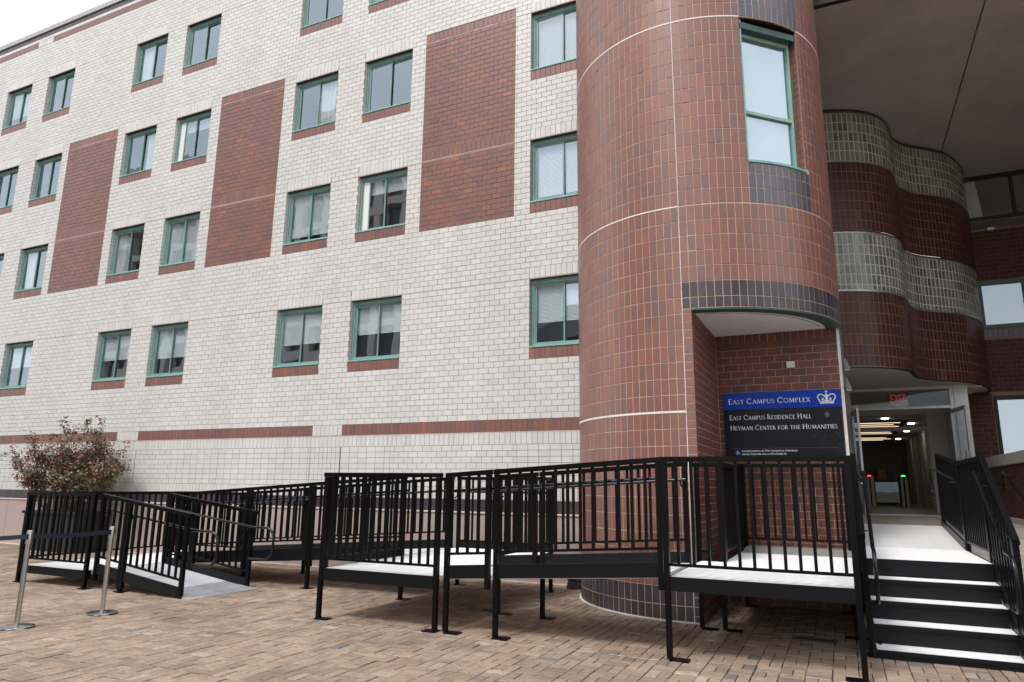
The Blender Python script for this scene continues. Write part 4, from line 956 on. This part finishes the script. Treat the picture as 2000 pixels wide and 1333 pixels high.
# middle ramp flight
SX_A, SX_B = -10.22, -5.68
slope2 = lambda x: Z3_+(Z2-Z3_)*(x-SX_A)/(SX_B-SX_A)
r2 = thing('ramp_flight', (-8, 9.2, 0), 'long middle ramp flight beside the granite base, behind the lower flight', 'ramp', 'ramp flights')
planks(r2, SX_A, SX_B, 8.62, 9.95, slope2, 'y')
cuts = [(-10.20, -8.70), (-8.64, -7.42), (-7.36, -5.72)]
for ya in (8.60, 9.97):
    for xa, xb in cuts:
        channel(r2, (xa-.02, ya), (xb+.02, ya), slope2(xa), slope2(xb), lo=-.045, hi=.135, w=.03)
        guard(r2, (xa, ya), (xb, ya), slope2(xa), slope2(xb), bot=.24)
    for x in (-8.67, -7.39): leg(r2, x, ya, slope2(x)-.02, (.0, 0))
    sg = 1 if ya < 9 else -1
    handrail(r2, [(-10.3, ya+sg*.075, slope2(-10.3)+.89), (-5.70, ya+sg*.075, slope2(-5.7)+.89)], brackets=[((x, ya+sg*.075, slope2(x)+.88), (x, ya+sg*.02, slope2(x)+.82)) for x in (-10.1, -8.67, -7.39, -5.8)])
# lower turn platform
lp = thing('turn_platform', (-10.9, 8.5, 0), 'lower black railed turning platform behind the chrome queue posts', 'platform')
planks(lp, -11.68, -10.12, 7.02, 9.93, lambda x: Z3_, 'x')
channel(lp, (-11.71, 7.005), (-10.1, 7.005), Z3_, Z3_, lo=-.115); channel(lp, (-11.70, 7.02), (-11.70, 9.95), Z3_, Z3_, lo=-.115); channel(lp, (-11.70, 9.96), (-10.1, 9.96), Z3_, Z3_, lo=-.115)
channel(lp, (-10.11, 7.03), (-10.11, 7.06), Z3_, Z3_, lo=-.115)
guard(lp, (-11.705, 7.0), (-10.13, 7.0), Z3_, Z3_, n=11); guard(lp, (-11.70, 7.04), (-11.70, 9.93), Z3_, Z3_); guard(lp, (-11.70, 9.965), (-10.25, 9.965), Z3_, Z3_)
for x, y, pl in ((-11.71, 7.0, (.06, 0)), (-10.13, 7.0, (.02, 0)), (-11.70, 9.95, (.05, 0)), (-10.2, 8.42, (0, 0))): leg(lp, x, y, Z3_-.05, pl)
guard(lp, (-10.12, 8.30), (-10.12, 8.56), Z3_, Z3_, n=1)
# lower ramp flight
slope3 = lambda x: .012+(Z3_-.012)*(-8.16-x)/(10.05-8.16)
r3 = thing('ramp_flight', (-9.1, 7.6, 0), 'lowest ramp flight with grey plank deck running down to the paving', 'ramp', 'ramp flights')
planks(r3, -10.05, -8.62, 7.09, 8.22, slope3, 'y', mat=M_deck2); planks(r3, -8.615, -8.16, 7.09, 8.22, slope3, 'y', mat=M_plate)
m = MB(); m.hexa([(-8.16, 7.04, .0), (-7.99, 7.03, .0), (-7.99, 8.26, .0), (-8.16, 8.25, .0), (-8.16, 7.04, .016), (-7.99, 7.03, .006), (-7.99, 8.26, .006), (-8.16, 8.25, .016)]); m.hexa([(-8.36, 7.09, .03), (-8.16, 7.06, .008), (-8.16, 8.23, .008), (-8.36, 8.22, .03), (-8.36, 7.09, .042), (-8.16, 7.06, .020), (-8.16, 8.23, .020), (-8.36, 8.22, .042)]); m.build('toe_plate', M_plate, r3)
for ya in (7.06, 8.245):
    for xa, xb, nb in ((-10.0, -9.47, 3), (-9.41, -8.22, 8)):
        channel(r3, (xa-.02, ya), (xb+.02, ya), slope3(xa), slope3(xb), lo=-.03, hi=.112, w=.03, ribs=0)
        guard(r3, (xa, ya), (xb, ya), slope3(xa), slope3(xb), n=nb, bot=.20, ends=(0, .04 if xb > -9 else 0))
    leg(r3, -9.44, ya, slope3(-9.44), (.03, 0)); 
    sg = 1 if ya < 7.5 else -1; yh = ya+sg*.075; zr = lambda x: slope3(x)+.875
    handrail(r3, [(-10.12, yh, zr(-10.12)), (-8.2, yh, zr(-8.2)), (-8.05, yh, zr(-8.2)-.008)]+loop(-8.0, yh, zr(-8.2)-.01, 1, 0, .455, .16, .30), brackets=[((x, yh, zr(x)), (x, ya, zr(x)-.07)) for x in (-9.95, -9.44, -8.24)])
# stair with its deck and threshold ramp
stair = thing('metal_stair', (.75, 8.6, 0), 'black modular stair with white treads leading up to the entrance doors', 'stair')
XA, XB = .17, 1.33; RUN = .28; NZ = [.083, .266, .447, .625, .806]; Y0 = 7.75
for k in range(4):
    ya = Y0+RUN*k; m = MB(); m.box(XA, XB, ya, ya+RUN+.02, NZ[k]-.028, NZ[k])
    for q in range(1, 6): m.box(XA, XB, ya+.05+.04*q, ya+.054+.04*q, NZ[k]-.001, NZ[k]+.0015)
    m.build('tread', M_deck, stair)
    m = MB(); m.box(XA, XB, ya-.012, ya+.012, NZ[k]-.035, NZ[k]-.002); m.build('nosing', M_blackfin, stair)
for k in range(5):
    ya = Y0+RUN*k; z0 = 0 if k == 0 else NZ[k-1]; m = MB(); m.box(XA, XB, ya+.013, ya+.03, z0+.001, NZ[k]-.029); 
    m.build('riser', M_blackfin, stair)
DY0, DY1, DY2 = Y0+4*RUN, 10.63, 12.86
m = MB(); m.box(XA, XB, DY0-.012, DY0+.012, NZ[4]-.16, NZ[4]-.002); m.build('nosing', M_blackfin, stair)
planks(stair, XA, XB, DY0+.0, DY1, lambda x: NZ[4], 'x')
nn = 14; w = (DY2-DY1)/nn
for k in range(nn):
    ya, yb = DY1+w*k+.002, DY1+w*(k+1)-.002; f_ = lambda y: NZ[4]+(1.003-NZ[4])*(y-DY1)/(DY2-DY1)
    m = MB(); m.hexa([(XA, ya, f_(ya)-.03), (XB, ya, f_(ya)-.03), (XB, yb, f_(yb)-.03), (XA, yb, f_(yb)-.03), (XA, ya, f_(ya)), (XB, ya, f_(ya)), (XB, yb, f_(yb)), (XA, yb, f_(yb))]); m.build('deck_plank', M_deck, stair)
for xs_ in (XA-.02, XB+.02):
    m = MB(); a = (xs_, Y0-.02, NZ[0]-.06); b = (xs_, DY0, NZ[4]-.06); m.bar(a, b, .03, .20); m.bar((xs_, DY0, NZ[4]-.09), (xs_, DY1, NZ[4]-.09), .03, .17); m.build('stringer', M_blackfin, stair)
for xk in (XB+.01, XA-.01):
    m = MB(); m.bar((xk, DY1, NZ[4]+.04), (xk, DY2, 1.003+.04), .025, .12); m.build('ramp_kerb', M_blackfin, stair)
m = MB(); m.hexa([(XA+.02, Y0+.04, .0), (XA+.05, Y0+.04, .0), (XA+.05, DY1, .0), (XA+.02, DY1, .0), (XA+.02, Y0+.04, .04), (XA+.05, Y0+.04, .04), (XA+.05, DY1, .74), (XA+.02, DY1, .74)]); m.build('added_shade_skirt', M_blackfin, stair)  # closed skirt added to block light and darken the ground under the platform
XG = 1.36
def stair_guard(x, inner):
    sl = (NZ[4]-NZ[0])/(4*RUN)
    a = (x, DY0+.12); b = (x, Y0+.06)
    guard(stair, (x, DY1-.02), (x, DY0+.14), NZ[4], NZ[4], posts=(1, 1))
    za, zb = NZ[4], NZ[4]-sl*(DY0+.12-(Y0+.06))
    guard(stair, a, b, za, zb, rail=1.12, bot=.10, posts=(0, 1), ends=(0, .03))
    guard(stair, (x, DY2-.05), (x, DY1+.04), 1.0, NZ[4], bot=.14)
    leg(stair, x, Y0+.06, zb+.2, (0, .03))
    leg(stair, x, DY1, NZ[4]-.05, (0, 0)); 
    xi = x+inner*.085; hz = lambda y: NZ[4]-sl*(DY0+.0-y)+.92
    handrail(stair, [(xi, DY0+.06, NZ[4]+.93), (xi, DY0-.05, hz(DY0-.05)), (xi, Y0+.0, hz(Y0))]+loop(xi, Y0-.0, hz(Y0)-.012, 0, -1, .47, .15, .12), brackets=[((xi, y, hz(y)), (x, y, hz(y)-.07)) for y in (DY0-.1, Y0+.3)])
    handrail(stair, [(xi, DY1-.15, NZ[4]+.87), (xi, DY2-.05, 1.0+.87)]+loop(xi, DY2-.05, 1.0+.868, 0, 1, .42, .13, .18), brackets=[((xi, DY1+.4, NZ[4]+.9), (x, DY1+.4, NZ[4]+.84))])
stair_guard(XG, -1); stair_guard(XA-.045, 1)

# ------------------------------------------------------------------ queue posts and belts
for (sx, sy, lb) in ((-8.10, 4.9, 'nearer chrome queue post with round base at the left edge'), (-8.08, 5.85, 'farther chrome queue post with round base beside the lowest ramp')):
    t = thing('queue_post', (sx, sy, 0), lb, 'queue post', 'chrome queue posts on the paving')
    m = MB(); m.lathe([(.165, .004), (.17, .008), (.168, .016), (.14, .024), (.06, .032), (.032, .036)], 36, (sx, sy, 0)); m.build('base', M_chrome, t, smooth=True)
    m = MB(); m.lathe([(.0255, .03), (.0255, .87)], 20, (sx, sy, 0)); m.build('pole', M_steel, t, smooth=True)
    m = MB(); m.lathe([(.034, .865), (.034, .883), (.0295, .884), (.0295, .995), (.027, 1.003), (.012, 1.006)], 20, (sx, sy, 0)); m.build('belt_head', M_steel, t, smooth=True)
    m = MB(); m.box(sx-.02, sx+.02, sy-.035, sy+.035, .91, .965); m.build('belt_cassette', M_black2, t)
bt = MB(); n = 12
for k in range(n):
    a, b = k/n, (k+1)/n; f_ = lambda q: (-8.10+.02*q, 4.935+.88*q, .962-.012*math.sin(math.pi*q))
    pa, pb_ = f_(a), f_(b); bt.hexa([(pa[0]-.001, pa[1], pa[2]-.048), (pb_[0]-.001, pb_[1], pb_[2]-.048), (pb_[0]+.001, pb_[1], pb_[2]-.048), (pa[0]+.001, pa[1], pa[2]-.048), (pa[0]-.001, *pa[1:]), (pb_[0]-.001, *pb_[1:]), (pb_[0]+.001, *pb_[1:]), (pa[0]+.001, *pa[1:])])
tag(bt.build('barrier_belt', M_belt), 'dark navy belt stretched between the two chrome queue posts', 'belt', 'queue belts')
bt = MB()
for k in range(n):
    a, b = k/n, (k+1)/n; f_ = lambda q: (-8.14-1.9*q, 4.9-.05*q, .962-.06*math.sin(math.pi*q*.8)-.02*q)
    pa, pb_ = f_(a), f_(b); bt.hexa([(pa[0], pa[1]-.001, pa[2]-.048), (pb_[0], pb_[1]-.001, pb_[2]-.048), (pb_[0], pb_[1]+.001, pb_[2]-.048), (pa[0], pa[1]+.001, pa[2]-.048), (pa[0], pa[1]-.001, pa[2]), (pb_[0], pb_[1]-.001, pb_[2]), (pb_[0], pb_[1]+.001, pb_[2]), (pa[0], pa[1]+.001, pa[2])])
tag(bt.build('barrier_belt', M_belt), 'dark navy belt running out of frame left of the nearer queue post', 'belt', 'queue belts')

# ------------------------------------------------------------------ planter and shrub
m = MB(); m.box(-17.05, -15.0, 10.12, 10.74, 0, .82); pl = tag(m.build('planter', M_black2, None, bevel=.01), 'long black planter box by the white brick wall', 'planter')
m = MB(); m.box(-17.09, -14.96, 10.08, 10.78, .80, .86); m.build('rim', M_black2, pl, bevel=.008)
sh = thing('shrub', (-16.0, 10.4, .8), 'loose maroon and green nandina-like shrub growing from the black planter', 'shrub')
tips = []
m = MB()
for k in range(54):
    bx = rnd.uniform(-16.9, -15.1); by_ = rnd.uniform(10.25, 10.6); q = rnd.random()
    tx = bx+(bx+16.1)*rnd.uniform(.4, 2.3)+rnd.gauss(0, .25); ty = by_+rnd.uniform(-.45, .22); tz = rnd.uniform(1.5, 2.42)
    tx = min(max(tx, -18.45), -14.3)
    if abs(tx+16) > 1.6: tz = rnd.uniform(1.55, 2.2)
    if k < 5: bx, tx, tz = -15.9+.1*k, -15.75+.18*k, rnd.uniform(2.55, 2.9)
    mid = ((bx*.6+tx*.4)+rnd.gauss(0, .05), (by_+ty)/2, .8+(tz-.8)*.55)
    pts = [(bx, by_, .78), mid, ((mid[0]+tx)/2+rnd.gauss(0, .05), (mid[1]+ty)/2, (mid[2]+tz)/2+.06), (tx, ty, tz)]
    m.tube(pts, [.013, .010, .007, .003], 6)
    for s in range(4 if k < 5 else 11):
        a = rnd.uniform(.35, 1.0) if k >= 5 else rnd.uniform(.75, 1.05); i = min(2, int(a*3)); f_ = min(1, a*3-i); P0, P1 = np.array(pts[i]), np.array(pts[i+1]); st_ = P0+(P1-P0)*f_
        en = st_+np.array([rnd.gauss(0, .2), rnd.gauss(0, .13), rnd.gauss(.06, .11)]); en[1] = min(en[1], 10.80); en[2] = max(en[2], .95)
        m.tube([st_, (st_+en)/2+np.array([0, 0, .02]), en], [.004, .003, .0015], 4); tips.append((st_, en))
m.build('stem', M_bark, sh)
LEAF = {0: ([], []), 1: ([], [])}
for (a, b) in tips:
    gp = .28+.38*min(1, max(0, (b[0]+17.2)/2.4))+.25*(1.7-b[2]); hue = 1 if rnd.random() < gp else 0
    for q in range(rnd.randint(22, 32)):
        LV, LF = LEAF[hue if rnd.random() < .8 else 1-hue]
        c = a+(b-a)*rnd.uniform(.2, 1.12)+np.array([rnd.gauss(0, .05), rnd.gauss(0, .045), rnd.gauss(0, .045)])
        d = np.array([rnd.gauss(0, 1), rnd.gauss(0, .8), rnd.gauss(-.1, .6)]); d /= np.linalg.norm(d); s = np.cross(d, [rnd.gauss(0, .5), rnd.gauss(0, .5), 1]); s /= np.linalg.norm(s)
        L = rnd.uniform(.05, .092); W = L*rnd.uniform(.22, .33); k = len(LV); n_ = np.cross(d, s)*W*.3
        LV += [c, c+d*L*.45+s*W+n_, c+d*L, c+d*L*.45-s*W+n_]; LF += [(k, k+1, k+2, k+3)]
for h_, mt in ((0, M_leaf), (1, M_leafg)):
    m = MB(); m.add(*LEAF[h_]); o = m.build('foliage', mt, sh); o['label'] = 'olive green leaves' if h_ else 'maroon leaves'

# ------------------------------------------------------------------ small things on the ground
dr = thing('drain_grate', (-.37, 8.3, 0), 'narrow dark drain grating in the paving under the platform', 'drain')
m = MB(); m.box(-.60, -.18, 8.24, 8.26, .004, .016); m.box(-.60, -.18, 8.36, 8.38, .004, .016); m.build('frame', M_drain, dr)
m = MB()
for k in range(16): m.box(-.595+.026*k, -.582+.026*k, 8.26, 8.36, .004, .013)
m.build('grating_bars', M_drain, dr)
m = MB(); m.box(-7.75, -7.0, 9.15, 9.7, .004, .016); tag(m.build('cover_plate', M_cover, None, bevel=.004), 'flat concrete coloured cover plate on the paving under the middle ramp', 'cover plate')
bx = thing('bait_box', (-3.86, 10.68, 0), 'small black box on the ground where tower meets granite base', 'bait box')
m = MB(); m.hexa([(-3.98, 10.52, .003), (-3.75, 10.52, .003), (-3.75, 10.82, .003), (-3.98, 10.82, .003), (-3.96, 10.55, .12), (-3.77, 10.55, .12), (-3.77, 10.80, .12), (-3.96, 10.80, .12)]); m.build('body', M_black2, bx, bevel=.01)
m = MB(); m.box(-3.97, -3.76, 10.54, 10.81, .121, .145); m.build('lid', M_black2, bx, bevel=.008)

lf = MB()                                   # a few fallen leaves and specks on the paving
for k in range(46):
    x, y = rnd.uniform(-9.5, .8), rnd.uniform(4.0, 8.4); a = rnd.uniform(0, 6.28); L = rnd.uniform(.018, .045); d = np.array([math.cos(a), math.sin(a)]); q = np.array([-d[1], d[0]])*L*.35
    zz = lambda: rnd.uniform(.005, .012)
    p0, p1 = np.array([x, y])-d*L/2, np.array([x, y])+d*L/2; lf.quad((*p0, .004), (*(np.array([x, y])+q), zz()), (*p1, zz()), (*(np.array([x, y])-q), zz()))
o = tag(lf.build('fallen_leaves', piece_mat('dry_leaf', [(0, (.34, .13, .06)), (.4, (.30, .22, .12)), (.7, (.6, .56, .48)), (1, (.68, .66, .6))], rough=.8, grain=.2, bump=0)), 'scattered dry leaf scraps and pale specks on the brick paving', 'leaf litter'); o['kind'] = 'stuff'

# ------------------------------------------------------------------ across the courtyard (seen in the window reflections)
ob = thing('courtyard_hall', (-44, -24, 0), 'pale concrete grid hall across the courtyard, mirrored in the left windows', 'building')
m = MB(); m.box(-75, -24.5, -36, -24.2, 0, 34); m.build('wall', M_stone, ob)
m = MB()
for k in range(11): m.box(-75, -24.3, -24.19, -23.5, 2+3.1*k, 2.7+3.1*k)
for k in range(22): m.box(-75+2.4*k, -74.3+2.4*k, -24.19, -23.55, 0, 34)
m.build('concrete_grid', M_gledge, ob)
m = MB()
for k in range(10):
    for j in range(21): m.quad((-74.2+2.4*j, -24.15, 2.75+3.1*k), (-72.7+2.4*j, -24.15, 2.75+3.1*k), (-72.7+2.4*j, -24.15, 5.0+3.1*k), (-74.2+2.4*j, -24.15, 5.0+3.1*k))
o = m.build('window_panes', plain('dark_glazing', (.03, .035, .04), .1), ob); o['kind'] = 'stuff'
h2 = thing('stone_hall', (30, -28, 0), 'tall pale stone hall across the courtyard, mirrored in the far right window', 'building')
m = MB(); m.box(17.2, 46, -40, -25, 0, 24); m.build('wall', M_stone, h2)
m = MB()
for k in range(6): m.box(17.0, 46, -24.99, -24.7, 3.3+3.6*k, 3.7+3.6*k)
m.build('string_course', M_gledge, h2)['kind'] = 'stuff'
pv = thing('roof_lodge', (-19, -26, 0), 'stone lodge with a hipped dark roof across the courtyard, mirrored in a window', 'building')
m = MB(); m.box(-22.5, -13.8, -31, -24.5, 0, 12.2); m.build('wall', M_stone, pv)
m = MB(); m.add([(-23.3, -31.8, 12.2), (-13.0, -31.8, 12.2), (-13.0, -23.7, 12.2), (-23.3, -23.7, 12.2), (-19.6, -27.8, 15.6), (-16.7, -27.8, 15.6)], [(0, 1, 5, 4), (1, 2, 5), (2, 3, 4, 5), (3, 0, 4), (0, 3, 2, 1)]); m.build('roof', M_roofdk, pv)
for k in range(3):
    m = MB(); m.box(-21.6+2.9*k, -20.5+2.9*k, -24.56, -24.46, 9.6, 11.2); m.build('window', plain('lodge_glazing', (.02, .02, .025), .1), pv)
